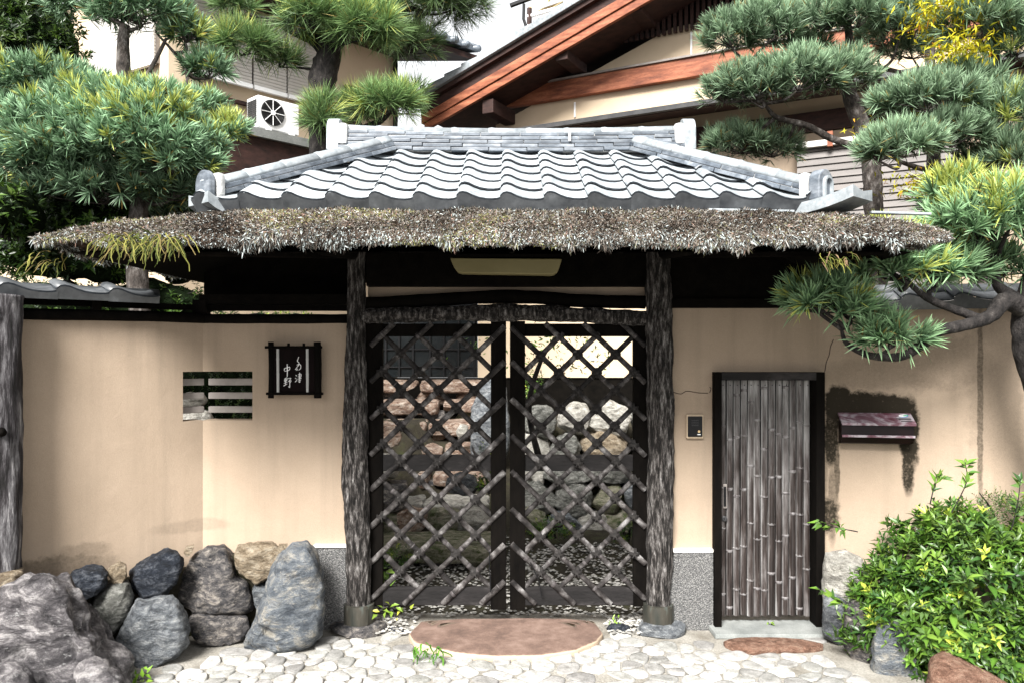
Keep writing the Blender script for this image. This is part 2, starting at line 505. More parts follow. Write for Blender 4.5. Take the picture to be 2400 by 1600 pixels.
def stonemat(name, a, b_, c, scale=5.0):
    m, nt, b = newmat(name)
    oi = nt.nodes.new('ShaderNodeObjectInfo')
    ad = nt.nodes.new('ShaderNodeVectorMath')
    ad.operation = 'ADD'
    mp = nt.nodes.new('ShaderNodeMapping')
    mp.inputs['Rotation'].default_value = (0.4, 0.7, 0.3)
    mp.inputs['Scale'].default_value = (1, 1, 1.9)
    tc = nt.nodes.new('ShaderNodeTexCoord')
    L(nt, tc.outputs['Object'], mp.inputs['Vector'])
    L(nt, mp.outputs[0], ad.inputs[0])
    L(nt, mth(nt, 'MULTIPLY', oi.outputs['Random'], 41.0), ad.inputs[1])
    vec = ad.outputs[0]
    f = noise_n(nt, vec, scale * 3.0, 13, 0.74, 0.4)
    col_ = ramp(nt, f, [(0.36, a), (0.5, b_), (0.64, c)])
    dk = ramp(nt, noise_n(nt, vec, scale * 1.5, 9, 0.7, 0.8), [(0.52, (0, 0, 0)), (0.62, (1, 1, 1))])
    col_ = mixc(nt, mth(nt, 'MULTIPLY', dk, 0.75), col_, tuple(q * 0.8 for q in a))
    li = ramp(nt, noise_n(nt, vec, scale * 4.5, 10, 0.75), [(0.58, (0, 0, 0)), (0.66, (1, 1, 1))])
    col_ = mixc(nt, mth(nt, 'MULTIPLY', li, 0.6), col_, tuple(min(0.6, q * 1.25) for q in c))
    gr = noise_n(nt, vec, 190, 4, 0.8)
    col_ = mixc(nt, 0.55, col_, ramp(nt, gr, [(0.35, (0.15, 0.15, 0.15)), (0.65, (0.85, 0.85, 0.85))]), 'OVERLAY')
    L(nt, col_, b.inputs['Base Color'])
    b.inputs['Roughness'].default_value = 0.8
    b.inputs['Specular IOR Level'].default_value = 0.25
    h_ = mth(nt, 'ADD', mth(nt, 'MULTIPLY', noise_n(nt, vec, 11, 12, 0.72, 0.5), 1.0), mth(nt, 'MULTIPLY', gr, 0.12))
    bumpn(nt, b, h_, 1.0, 0.09)
    return m


def stonemat_old(name, a, b_, c, scale=5.0):
    return pmat(name, [(0.32, a), (0.5, b_), (0.68, c)], scale * 2.4, 12, 0.82, bump=(20, 1.0, 0.06), fine=(85, 0.75), spec=0.25, nrough=0.72)


ST = {
    'black': stonemat('blue black rock', (0.007, 0.009, 0.013), (0.022, 0.028, 0.040), (0.13, 0.14, 0.16)),
    'tan': stonemat('tan rock', (0.13, 0.095, 0.06), (0.30, 0.24, 0.165), (0.46, 0.40, 0.31)),
    'green': stonemat('grey green rock', (0.06, 0.063, 0.055), (0.20, 0.20, 0.18), (0.42, 0.42, 0.39)),
    'grey': stonemat('blue grey rock', (0.055, 0.06, 0.068), (0.175, 0.19, 0.205), (0.38, 0.39, 0.39)),
    'brown': stonemat('brown mottled rock', (0.025, 0.027, 0.033), (0.12, 0.112, 0.11), (0.40, 0.36, 0.315)),
    'slate': stonemat('tall slate rock', (0.07, 0.082, 0.10), (0.18, 0.20, 0.22), (0.44, 0.41, 0.35), 3.0),
    'purple': stonemat('purple grey boulder', (0.024, 0.022, 0.025), (0.14, 0.13, 0.135), (0.50, 0.475, 0.47), 2.4),
    'red': stonemat('red sandstone', (0.14, 0.07, 0.045), (0.26, 0.145, 0.10), (0.38, 0.25, 0.18), 7.0),
    'pale': stonemat('pale limestone', (0.20, 0.19, 0.165), (0.46, 0.44, 0.39), (0.68, 0.66, 0.60)),
    'rust': stonemat('rust coloured step stone', (0.09, 0.045, 0.03), (0.34, 0.24, 0.18), (0.62, 0.55, 0.47), 4.0),
    'mossy': stonemat('mossy flat stone', (0.05, 0.075, 0.016), (0.24, 0.23, 0.16), (0.42, 0.39, 0.32), 4.0),
}

# ------------------------------------------------------------------ stones
_ICO = {}


def ico(sub):
    if sub not in _ICO:
        bm = bmesh.new()
        bmesh.ops.create_icosphere(bm, subdivisions=sub, radius=1)
        _ICO[sub] = ([v.co.copy() for v in bm.verts], [tuple(v.index for v in f.verts) for f in bm.faces])
        bm.free()
    return _ICO[sub]


def rock(name, outline, depth, mat, parent=None, nrm=None, sub=4, rough=0.05, power=2.8, seed=None, facets=20, cutin=1.0, **kw):
    """outline: 3-D points of the visible outline (in one plane); the body bulges depth/2 to both sides of it"""
    pts = [Vector(p) for p in outline]
    c = sum(pts, Vector()) / len(pts)
    pts = [pts[i_].lerp(pts[(i_ + 1) % len(pts)], j_ / 5) for i_ in range(len(pts)) for j_ in range(5)]
    if nrm is None:
        nrm = (CAM - c)
        nrm.z = 0
    n = nrm.normalized()
    ux = Vector((0, 0, 1)).cross(n)
    if ux.length < 0.01:
        ux = Vector((1, 0, 0))
    ux.normalize()
    uz = n.cross(ux)
    ang, rad = [], []
    for p in pts:
        d = p - c
        a, b = d.dot(ux), d.dot(uz)
        ang.append(math.atan2(b, a))
        rad.append(math.hypot(a, b))
    order = np.argsort(ang)
    A = np.array(ang)[order]
    R = np.array(rad)[order]
    A = np.concatenate([A - 2 * math.pi, A, A + 2 * math.pi])
    R = np.concatenate([R, R, R])
    sz = float(np.mean(rad))
    sd = Vector((rnd.uniform(0, 99), rnd.uniform(0, 99), rnd.uniform(0, 99))) if seed is None else Vector((seed, seed * 1.7, 3))
    V, Fs = ico(sub)
    out = []
    planes = []
    for _ in range(facets):
        nn = Vector((rnd.gauss(0, 1), rnd.gauss(0, 1), rnd.gauss(0, 1))).normalized()
        inpl = (nn - n * nn.dot(n))
        ext = max((q_ - c).dot(nn) for q_ in pts) + abs(nn.dot(n)) * depth / 2 * 0.8
        planes.append((nn, ext * rnd.uniform(0.62, 0.90) if inpl.length < 0.75 else ext * (1 - (1 - rnd.uniform(0.86, 1.0)) * cutin)))
    for v in V:
        th = math.atan2(v.z, v.x)
        r = float(np.interp(th, A, R))
        q = math.hypot(v.x, v.z)
        e = 2.0 / power
        s = q ** e if q > 0 else 0
        t = math.copysign(abs(v.y) ** e, v.y)
        p = c + (ux * math.cos(th) + uz * math.sin(th)) * (r * s) - n * (t * depth / 2)
        for nn, e_ in planes:
            ex = (p - c).dot(nn) - e_
            if ex > 0:
                p = p - nn * ex
        k = p / max(sz, 0.02)
        h = noise.noise(k * 1.3 + sd) * 1.0 + noise.noise(k * 2.9 + sd) * 0.7 + noise.noise(k * 6.5 + sd) * 0.45
        if sub >= 5:
            h += noise.noise(k * 15 + sd) * 0.14
        h -= 0.5 * abs(noise.noise(k * 2.1 + sd * 2))
        p = p + (p - c).normalized() * (h * rough * sz * 1.8)
        out.append(p)
    mb = MB()
    mb.add(out, Fs)
    return mb.build(name, mat, parent, smooth=True, **kw)


def pxrock(name, pxs, Y, depth, mat, parent=None, **kw):
    return rock(name, [P(x, y, Y) for x, y in pxs], depth, mat, parent, **kw)


def blob(cx, cy, rx, ry, n=9, jit=0.15):
    return [(cx + rx * math.cos(2 * math.pi * k / n) * (1 + rnd.uniform(-jit, jit)), cy + ry * math.sin(2 * math.pi * k / n) * (1 + rnd.uniform(-jit, jit))) for k in range(n)]


# ------------------------------------------------------------------ ground, paving, garden terrain
g = MB()
g.add([(-300, -300, -0.12), (300, -300, -0.12), (300, 300, -0.12), (-300, 300, -0.12)], [(0, 1, 2, 3)])
g.build('ground', MAT['asphalt'], kind='structure', label='street ground reaching away on all sides')

pv = MB()
nx, ny = 60, 36
X0, X1, Y0, Y1 = -4.2, 4.2, -4.0, 0.32
for j in range(ny + 1):
    for i in range(nx + 1):
        x, y = X0 + (X1 - X0) * i / nx, Y0 + (Y1 - Y0) * j / ny
        pv.v.append(Vector((x, y, -0.004 + 0.008 * noise.noise(Vector((x * 2.2, y * 2.2, 0))))))
for j in range(ny):
    for i in range(nx):
        a = j * (nx + 1) + i
        pv.f.append((a, a + 1, a + nx + 2, a + nx + 1))
pave = pv.build('pavement', MAT['pave_mortar'], smooth=True, kind='structure', label='pale cobbled forecourt paving set in mortar')


def clip_poly(poly, p, n):
    out = []
    for i in range(len(poly)):
        a, b = poly[i], poly[(i + 1) % len(poly)]
        da, db = (a - p).dot(n), (b - p).dot(n)
        if da <= 0:
            out.append(a)
        if (da < 0 < db) or (db < 0 < da):
            out.append(a + (b - a) * (da / (da - db)))
    return out


def in_ell(x, y, cx, cy, rx, ry):
    return ((x - cx) / rx) ** 2 + ((y - cy) / ry) ** 2 < 1


def blocked(x, y):
    if in_ell(x, y, -0.04, -0.12, 0.66, 0.38): return True     # big step stone
    if in_ell(x, y, 1.55, -0.27, 0.34, 0.17): return True      # slab at the small door
    if y > -0.05: return True
    for px in (-0.98, 0.94):
        if in_ell(x, y, px, -0.02, 0.22, 0.2): return True
    if x < -1.15 and y > -0.34 - 0.0: return True
    if x < -1.62 + (-0.34 - y) * 0.2 and y > -0.55: return True
    if x < -1.95 and y > -1.2: return True
    if x > 1.86 - max(0, (-0.3 - y)) * 0.0 and y > -1.4: return True
    return False


sites = []
tries = 0
while tries < 9000 and len(sites) < 420:
    tries += 1
    x, y = rnd.uniform(-2.3, 2.2), rnd.uniform(-1.45, -0.06)
    q = Vector((x, y))
    dmin = 0.050 + 0.10 * abs(noise.noise(Vector((x * 1.7, y * 1.7, 4))))
    if all((Vector(((a.x - q.x) * 0.82, (a.y - q.y))).length) > dmin for a in sites):
        sites.append(q)
ncob = 0
order = sorted(range(len(sites)), key=lambda i: (sites[i] - Vector((0, -0.7))).length)
for i in order:
    s = sites[i]
    if blocked(s.x, s.y) or ncob >= 298:
        continue
    poly = [s + Vector((0.12 * math.cos(a), 0.105 * math.sin(a))) for a in [2 * math.pi * k / 14 for k in range(14)]]
    for j, t in enumerate(sites):
        if j != i and (t - s).length < 0.28:
            poly = clip_poly(poly, (s + t) / 2, (t - s).normalized())
    if len(poly) < 5:
        continue
    c = sum(poly, Vector((0, 0))) / len(poly)
    # resample outline smoothly: chaikin twice
    poly = [c + (p - c) * rnd.uniform(0.91, 0.96) for p in poly]
    for _ in range(2):
        poly = [q for k in range(len(poly)) for q in (poly[k] * 0.75 + poly[(k + 1) % len(poly)] * 0.25, poly[k] * 0.25 + poly[(k + 1) % len(poly)] * 0.75)]
    if len(poly) > 22:
        poly = poly[::2]
    h = rnd.uniform(0.001, 0.009)
    mb = MB()
    m = len(poly)
    rings = [(1.0, -0.008), (0.95, h * 0.75), (0.80, h * 1.0)]
    tx, ty = rnd.uniform(-0.05, 0.05), rnd.uniform(-0.05, 0.05)
    for sc_, z in rings:
        for p in poly:
            q = c + (p - c) * sc_
            mb.v.append(Vector((q.x, q.y, z + 0.003 + (q.x - c.x) * tx + (q.y - c.y) * ty)))
    mb.v.append(Vector((c.x, c.y, h + 0.003)))
    for r in range(2):
        for k in range(m):
            mb.f.append((r * m + k, r * m + (k + 1) % m, (r + 1) * m + (k + 1) % m, (r + 1) * m + k))
    for k in range(m):
        mb.f.append((2 * m + k, 2 * m + (k + 1) % m, 3 * m))
    mb.build('cobble', MAT['cobble'], pave, smooth=True)
    ncob += 1


def sstep(a, b, x):
    t = min(1, max(0, (x - a) / (b - a)))
    return t * t * (3 - 2 * t)


def terrain(x, y):
    side = max(sstep(0.10, 0.22, x), 1 - sstep(-1.05, -0.92, x))
    hs_ = 0.05 + 0.97 * sstep(2.95, 3.35, y) if x > -0.3 else 0.05 + 0.97 * sstep(0.75 + 1.7 * sstep(-1.55, -1.2, x), 1.3 + 1.9 * sstep(-1.55, -1.2, x), y)
    ramp_ = 0.05 + max(0, (y - 1.9)) * 0.36
    ramp_ = min(ramp_, 0.95)
    return side * hs_ + (1 - side) * ramp_ + 0.03 * noise.noise(Vector((x * 2, y * 2, 1)))


gt = MB()
nx, ny = 120, 90
for j in range(ny + 1):
    for i in range(nx + 1):
        x, y = -9 + 18 * i / nx, 0.3 + 11.7 * (j / ny) ** 1.5
        gt.v.append(Vector((x, y, terrain(x, y) - 0.05)))
for j in range(ny):
    for i in range(nx):
        a = j * (nx + 1) + i
        gt.f.append((a, a + 1, a + nx + 2, a + nx + 1))
gt.build('garden_terrain', MAT['soil'], smooth=True, kind='structure', label='dark soil of the terraced garden behind the gate')

# ------------------------------------------------------------------ gate: posts, lintel, leaves
GY = 0.0


def gx(x): return (x - 1200) / 370.0
def gz(y): return 1.74 - (y - 830) / 370.0


RG = thing('roofed_gate', 'old timber gate with lattice doors under a tiled and thatched hip roof', 'gate', (0, 0, 0))


def log_post(label, pts, rads, seed, cat='post'):
    t = thing('gate_post', label, cat, (pts[-1][0], 0, 0.0), parent=RG)
    path = smooth_path([Vector(p) for p in pts], 16)
    mb = MB()
    mb.tube(path, lerp_list(rads, len(path)), 84, amp=0.17, sc=30, seed=seed, zs=0.2)
    mb.build('log', MAT['bark_post'], t, smooth=True)
    return t


pl_ = log_post('crooked weathered log post at the nameplate edge of the lattice gate',
               [(gx(837), 0, 2.42), (gx(836), 0, 2.1), (gx(834), 0, 1.75), (gx(833), 0, 1.3), (gx(833), 0, 0.95), (gx(839), 0, 0.6), (gx(841), 0, 0.06)],
               [0.050, 0.054, 0.060, 0.077, 0.080, 0.077, 0.073], 3)
pr_ = log_post('straight weathered log post between the lattice gate and the small bamboo door',
               [(gx(1541), 0, 2.45), (gx(1545), 0, 1.9), (gx(1549), 0, 1.2), (gx(1547), 0, 0.7), (gx(1543), 0, 0.06)],
               [0.080, 0.081, 0.080, 0.079, 0.076], 41)
for t, cx in ((pl_, 842), (pr_, 1543)):
    mb = MB()
    mb.tube([(gx(cx), 0, 0.045), (gx(cx), 0, 0.05), (gx(cx), 0, 0.13), (gx(cx), 0, 0.165), (gx(cx), 0, 0.167)], [0.088, 0.097, 0.096, 0.094, 0.083], 28)
    mb.build('metal_sleeve', MAT['metal_sleeve'], t, smooth=False)
    mb = MB()
    mb.box((gx(cx) + 0.062, -0.0745, 0.105), (0.014, 0.012, 0.1), Matrix.Rotation(0.69, 3, 'Z'))
    mb.build('sleeve_seam', MAT['metal_sleeve'], t)

rock('base_stone', [Vector((gx(842) + 0.185 * math.cos(a), -0.02 + 0.15 * math.sin(a), 0.015)) for a in np.linspace(0, 6.28, 11)[:-1]], 0.075, ST['brown'], None,
     nrm=Vector((0, -0.01, 1)), rough=0.03, power=4, label='flat brown stone under the crooked gate post', cat='stone')
rock('base_stone', [Vector((gx(1548) + 0.17 * math.cos(a), -0.01 + 0.16 * math.sin(a), 0.02)) for a in np.linspace(0, 6.28, 11)[:-1]], 0.085, ST['grey'], None,
     nrm=Vector((0, -0.01, 1)), rough=0.03, power=4, label='flat grey stone under the straight gate post', cat='stone')

# lintel group
gl = thing('gate_lintel', 'dark rough log lintel and timber boards above the lattice gate', 'lintel', (0, 0, 1.9), parent=RG)
path = smooth_path([Vector((gx(x), 0.0, gz(y))) for x, y in ((846, 741), (950, 738), (1080, 734), (1200, 733), (1330, 737), (1440, 743), (1514, 746))], 8)
MB().tube(path, lerp_list([0.044, 0.047, 0.049, 0.052, 0.049, 0.047, 0.044], len(path)), 40, amp=0.24, sc=30, seed=9).build('log', MAT['bark_post'], gl, smooth=True)
# bowed dark log above it
path = smooth_path([Vector((gx(x), 0.03, gz(y))) for x, y in ((846, 712), (1000, 704), (1190, 694), (1350, 704), (1514, 709))], 8)
MB().tube(path, 0.042, 16, amp=0.1, sc=20).build('bowed_log', MAT['soffit'], gl, smooth=True)
MB().box((gx(1191), 0.075, gz(690)), (gx(1522) - gx(858), 0.05, 0.11)).build('plaster_panel', MAT['plaster'], gl)
MB().box((gx(1191), 0.045, gz(632)), (gx(1522) - gx(858), 0.13, 0.215)).build('beam', MAT['soffit'], gl, bevel=0.008)
MB().box((gx(1191), 0.06, 2.58), (3.9, 0.06, 0.40)).build('tie_board', MAT['soffit'], gl)

# lamp under the eave
lm = thing('eave_lamp', 'pale yellowed wedge shaped lamp cover under the gate eave', 'lamp', (gx(1186), -0.02, gz(640)))
prof = [(gx(1059), gz(603)), (gx(1314), gz(605)), (gx(1309), gz(622)), (gx(1305), gz(633)), (gx(1298), gz(639)), (gx(1290), gz(640.5)), (gx(1085), gz(637)), (gx(1075), gz(634)), (gx(1067), gz(623))]
MB().prism([(x, -0.135, z - 0.022) for x, z in prof], (0, 0.11, 0)).build('cover', MAT['lamp'], lm, bevel=0.006)
MB().box((gx(1186), -0.08, gz(600) - 0.014), (0.70, 0.12, 0.016)).build('housing', MAT['soffit'], lm)


def bamboo_strip(p0, p1, wdt, dep, nodes, lift, kn=1.10):
    """half round strip from p0 to p1, bulging towards -y"""
    mb = MB()
    d = (p1 - p0)
    ln = d.length
    d.normalize()
    up = Vector((0, -1, 0))
    up = (up - d * up.dot(d)).normalized()
    sd = d.cross(up)
    ts = {0.0, 1.0}
    for q in nodes:
        for e in (-0.009, -0.003, 0.003, 0.009):
            t = q + e / ln
            if 0 < t < 1:
                ts.add(t)
    ts = sorted(ts)
    prof = [(-0.5, 0.0), (-0.46, 0.35), (-0.25, 0.86), (0.0, 1.0), (0.25, 0.86), (0.46, 0.35), (0.5, 0.0)]
    for t in ts:
        k = 1.0
        for q in nodes:
            if abs(t - q) * ln < 0.006:
                k = kn
        wob = 1 + 0.05 * math.sin(t * 9 + p0.x * 30)
        c = p0 + d * (ln * t)
        for a, b in prof:
            mb.v.append(c + sd * (a * wdt * k * wob) + up * (lift + b * dep * k))
    m = len(prof)
    mb.node_faces = []
    for i in range(len(ts) - 1):
        isn = any(abs((ts[i] + ts[i + 1]) / 2 - q) * ln < 0.006 for q in nodes)
        for k in range(m - 1):
            a = i * m + k
            if isn:
                mb.node_faces.append(len(mb.f))
            mb.f.append((a, a + 1, a + m + 1, a + m))
        mb.f.append((i * m, (i + 1) * m, (i + 1) * m + m - 1, i * m + m - 1))
    mb.f.append(tuple(range(m - 1, -1, -1)))
    mb.f.append(tuple((len(ts) - 1) * m + k for k in range(m)))
    return mb


def tint_nodes(o, mb, mat):
    o.data.materials.append(MAT[mat])
    for i in mb.node_faces:
        o.data.polygons[i].material_index = 1
    return o


def clip_line(slope, x_ref, y_ref, xa, xb, ya, yb):
    """line y = y_ref + slope*(x-x_ref) clipped to the pixel window -> two points or None"""
    pts = []
    for x in (xa, xb):
        y = y_ref + slope * (x - x_ref)
        if ya <= y <= yb:
            pts.append((x, y))
    for y in (ya, yb):
        x = x_ref + (y - y_ref) / slope
        if xa < x < xb:
            pts.append((x, y))
    if len(pts) < 2:
        return None
    pts.sort()
    a, b = pts[0], pts[-1]
    if math.hypot(a[0] - b[0], a[1] - b[1]) < 35:
        return None
    return a, b


def gate_leaf(mirror, label):
    mx = (lambda x: x) if not mirror else (lambda x: 2381 - x)
    X = lambda x: gx(mx(x))
    t = thing('lattice_gate_leaf', label, 'gate', (X(1025), 0.03, gz(1420)), parent=RG)

    def pbox(x0, x1, y0, y1, Y, th, name, mat, bev=0.004):
        a, b = sorted((X(x0), X(x1)))
        MB().box(((a + b) / 2, Y, (gz(y0) + gz(y1)) / 2), (b - a, th, abs(gz(y1) - gz(y0)))).build(name, mat, t, bevel=bev)
    pbox(854, 895, 757, 1424, 0.052, 0.045, 'stile', MAT['dark_wood'])
    pbox(1150, 1186, 752, 1431, 0.050, 0.050, 'stile', MAT['dark_wood'])
    pbox(895, 1150, 758, 788, 0.055, 0.038, 'rail', MAT['dark_wood'])
    pbox(895, 1150, 1067, 1105, 0.056, 0.038, 'rail', MAT['rail_wood'])
    pbox(895, 1150, 1379, 1421, 0.050, 0.042, 'rail', MAT['rail_wood'])
    fr, bk = [], []
    for k in range(-4, 9):
        seg = clip_line(-0.955, 1184, 763 + 85.2 * k + rnd.uniform(-3, 3), 867, 1183, 757, 1417)
        if seg:
            fr.append(seg)
    for k in range(-4, 9):
        seg = clip_line(0.985, 906, 797 + 85.2 * k + rnd.uniform(-3, 3), 884, 1158, 780, 1388)
        if seg:
            bk.append(seg)
    for segs, lift, base in ((fr, 0.0, 0.022), (bk, 0.0, 0.044)):
        for (a, b) in segs:
            p0 = Vector((X(a[0]), base, gz(a[1])))
            p1 = Vector((X(b[0]), base, gz(b[1])))
            ln = (p1 - p0).length
            nodes = []
            q = rnd.uniform(0.05, 0.22)
            while q < ln - 0.02:
                nodes.append(q / ln)
                q += rnd.uniform(0.19, 0.27)
            sm_ = bamboo_strip(p0, p1, rnd.uniform(0.032, 0.039), 0.014, nodes, 0.0, 1.08)
            tint_nodes(sm_.build('lattice_strip', MAT['lattice'], t, smooth=False), sm_, 'node_grey')
    # twine ties at the crossings
    tme = None
    for (a, b) in fr:
        for (c, d) in bk:
            s1 = (b[1] - a[1]) / (b[0] - a[0])
            s2 = (d[1] - c[1]) / (d[0] - c[0])
            x = (c[1] - a[1] + s1 * a[0] - s2 * c[0]) / (s1 - s2)
            y = a[1] + s1 * (x - a[0])
            if max(a[0], c[0]) + 8 < x < min(b[0], d[0]) - 8 and 792 < y < 1372:
                o = Vector((X(x), 0.0, gz(y)))
                if tme is None:
                    mb = MB()
                    for ang in (0, math.pi / 2):
                        r = Matrix.Rotation(ang, 3, 'Y')
                        for off in (-0.006, 0.0, 0.006):
                            pp = [r @ Vector((0.031 * math.cos(q), 0.024 - 0.026 * math.sin(q), off)) for q in np.linspace(-0.4, math.pi + 0.4, 9)]
                            mb.tube(pp, 0.0042, 5)
                    mb.tube([(0.0, -0.004, -0.002), (0.006, -0.012, -0.014), (0.011, -0.013, -0.028)], [0.006, 0.004, 0.003], 5)
                    mb.tube([(0.0, -0.004, -0.002), (-0.008, -0.012, -0.012), (-0.015, -0.012, -0.024)], [0.006, 0.004, 0.003], 5)
                    mb.box((0, -0.006, 0), (0.015, 0.012, 0.013), Matrix.Rotation(0.5, 3, 'Y'))
                    tme, tmx = mb.mesh('tie', MAT['tie'])
                put('tie', tme, t, Matrix.Translation(o) @ Matrix.Rotation(rnd.uniform(-0.25, 0.25), 4, 'Y') @ tmx)
    return t


gate_leaf(False, 'dark bamboo lattice gate leaf beside the crooked post')
gate_leaf(True, 'dark bamboo lattice gate leaf beside the straight post')
# loose cords dangling on the leaves
for nm, pts, lab in (('cord', [(1148, 1290), (1147, 1320), (1149, 1350), (1150, 1385)], 'thin black cord hanging beside the centre stile of the gate'),
                     ('cord', [(1243, 1315), (1252, 1335), (1262, 1358), (1268, 1385), (1269, 1395)], 'thin curved black cord hanging on the lattice near the straight post side')):
    MB().tube(smooth_path([Vector((gx(x), -0.012, gz(y))) for x, y in pts], 5), 0.0035, 6).build(nm, MAT['black_metal'], None, label=lab, cat='cord')

# ------------------------------------------------------------------ walls
WZ = 1.945
CR = Vector((-1.97, 0.03, 0))                       # inside corner of the wall
EL = Vector((-0.752, -0.659, 0)).normalized()       # run of the angled wall
NL = Vector((0.659, -0.752, 0)).normalized()        # its face
ww = thing('plaster_wall', 'cream plastered wall with slit window, folding at a corner beside the crooked post', 'wall', (-1.9, 0.1, 0))
z0w, z1w, xw = gz(985), gz(870), gx(588)


def wallpoly(org, e, a, b, zb, zt, notch=None, far=False):
    """outline in the plane through org along e from a to b; notch (depth, z0, z1) at side a"""
    q = lambda s, z: org + e * s + Vector((0, 0, z))
    pts = [q(a, zb), q(b, zb), q(b, zt), q(a, zt)]
    if notch:
        d, n0, n1 = notch
        pts += [q(a, n1), q(d, n1), q(d, n0), q(a, n0)]
    return pts


MB().prism(wallpoly(CR, Vector((1, 0, 0)), 0, -0.99 - CR.x, -0.05, WZ, (xw - CR.x, z0w, z1w)), (0, 0.14, 0)).build('wall_panel', MAT['plaster_left'], ww)
MB().prism(wallpoly(CR, EL, 0, 2.2, -0.05, WZ, (0.124, z0w, z1w)), -NL * 0.14).build('wall_panel', MAT['plaster_left'], ww)
zb_ = lambda y: gz(y)
for (ya, yb) in ((887, 903), (920, 935), (953, 968)):
    zc, hh = (gz(ya) + gz(yb)) / 2, abs(gz(ya) - gz(yb))
    mb = MB()
    mb.box(((CR.x + 0.02 + xw + 0.05) / 2, 0.09, zc), (xw + 0.05 - CR.x - 0.02, 0.045, hh))
    mb.build('window_bar', MAT['grey_bar'], ww, bevel=0.004)
    c2 = CR + EL * 0.10 - NL * 0.065
    rot = Matrix((EL, -NL, Vector((0, 0, 1)))).transposed()
    MB().box((c2.x, c2.y, zc), (0.25, 0.04, hh), rot).build('window_bar', MAT['grey_bar'], ww, bevel=0.004)

# timbers and little tile coping on that wall
cp = thing('wall_coping', 'dark timber rail and grey tile coping on the cream wall at the nameplate side', 'coping', (-1.9, 0.1, WZ), parent=ww)
rotL = Matrix((EL, -NL, Vector((0, 0, 1)))).transposed()
path = [CR + EL * s + NL * 0.01 + Vector((0, 0, WZ + 0.022 + 0.004 * math.sin(s * 5))) for s in np.linspace(-0.05, 2.2, 24)]
MB().tube(path, 0.032, 12, amp=0.1, sc=14).build('wall_rail', MAT['dark_wood'], cp, smooth=True)
MB().tube([Vector((x, 0.03, WZ + 0.02)) for x in np.linspace(-2.0, -1.04, 12)], 0.030, 12, amp=0.1, sc=14).build('wall_rail', MAT['dark_wood'], cp, smooth=True)
CZ = 2.055
MB().box((CR.x - 0.02, 0.06, WZ + 0.075), (0.085, 0.085, 0.13)).build('strut', MAT['dark_wood'], cp)
for s in (0.62, 1.15):
    c = CR + EL * s + Vector((0, 0, WZ + 0.07))
    MB().box(c, (0.05, 0.05, 0.12), rotL).build('strut', MAT['dark_wood'], cp)
c = CR + EL * 1.05 - NL * 0.06
MB().box((c.x, c.y, CZ - 0.018), (2.3, 0.08, 0.035), rotL).build('coping_beam', MAT['dark_wood'], cp)
MB().box((-1.5, 0.10, CZ - 0.018), (0.96, 0.08, 0.035)).build('coping_beam', MAT['dark_wood'], cp)

PROF = [(0.0, 0.46), (0.07, 0.90), (0.15, 1.0), (0.25, 0.86), (0.38, 0.48), (0.52, 0.19), (0.68, 0.03), (0.82, 0.0), (0.93, 0.05), (1.03, 0.22)]


def tile_mesh(pw, ln, h, th, eave=0.0):
    """one S-shaped pantile: x along the eave, y up the slope, z out of the roof"""
    mb = MB()
    n = len(PROF)
    for y, dz in ((0.0, 0.017), (ln, 0.0)):
        for a, b in PROF:
            mb.v.append(Vector((a * pw, y, b * h + dz + th)))
    for a, b in PROF:                                   # lower front edge
        mb.v.append(Vector((a * pw, 0.0, b * h + 0.018)))
    for k in range(n - 1):
        mb.f.append((k, k + 1, n + k + 1, n + k))
        mb.f.append((2 * n + k, 2 * n + k + 1, k + 1, k))
    for a, b in PROF:                                   # short underside lip
        mb.v.append(Vector((a * pw, 0.05, b * h + 0.014)))
    for k in range(n - 1):
        mb.f.append((3 * n + k, 3 * n + k + 1, 2 * n + k + 1, 2 * n + k))
    mb.f.append((n - 1, 3 * n - 1, 4 * n - 1, 2 * n - 1))
    mb.f.append((0, n, 3 * n, 2 * n))
    return mb


def slope_frame(u, inward, pitch):
    s = (inward + Vector((0, 0, pitch))).normalized()
    nrm = u.cross(s).normalized()
    return s, nrm


_tile_cache = {}


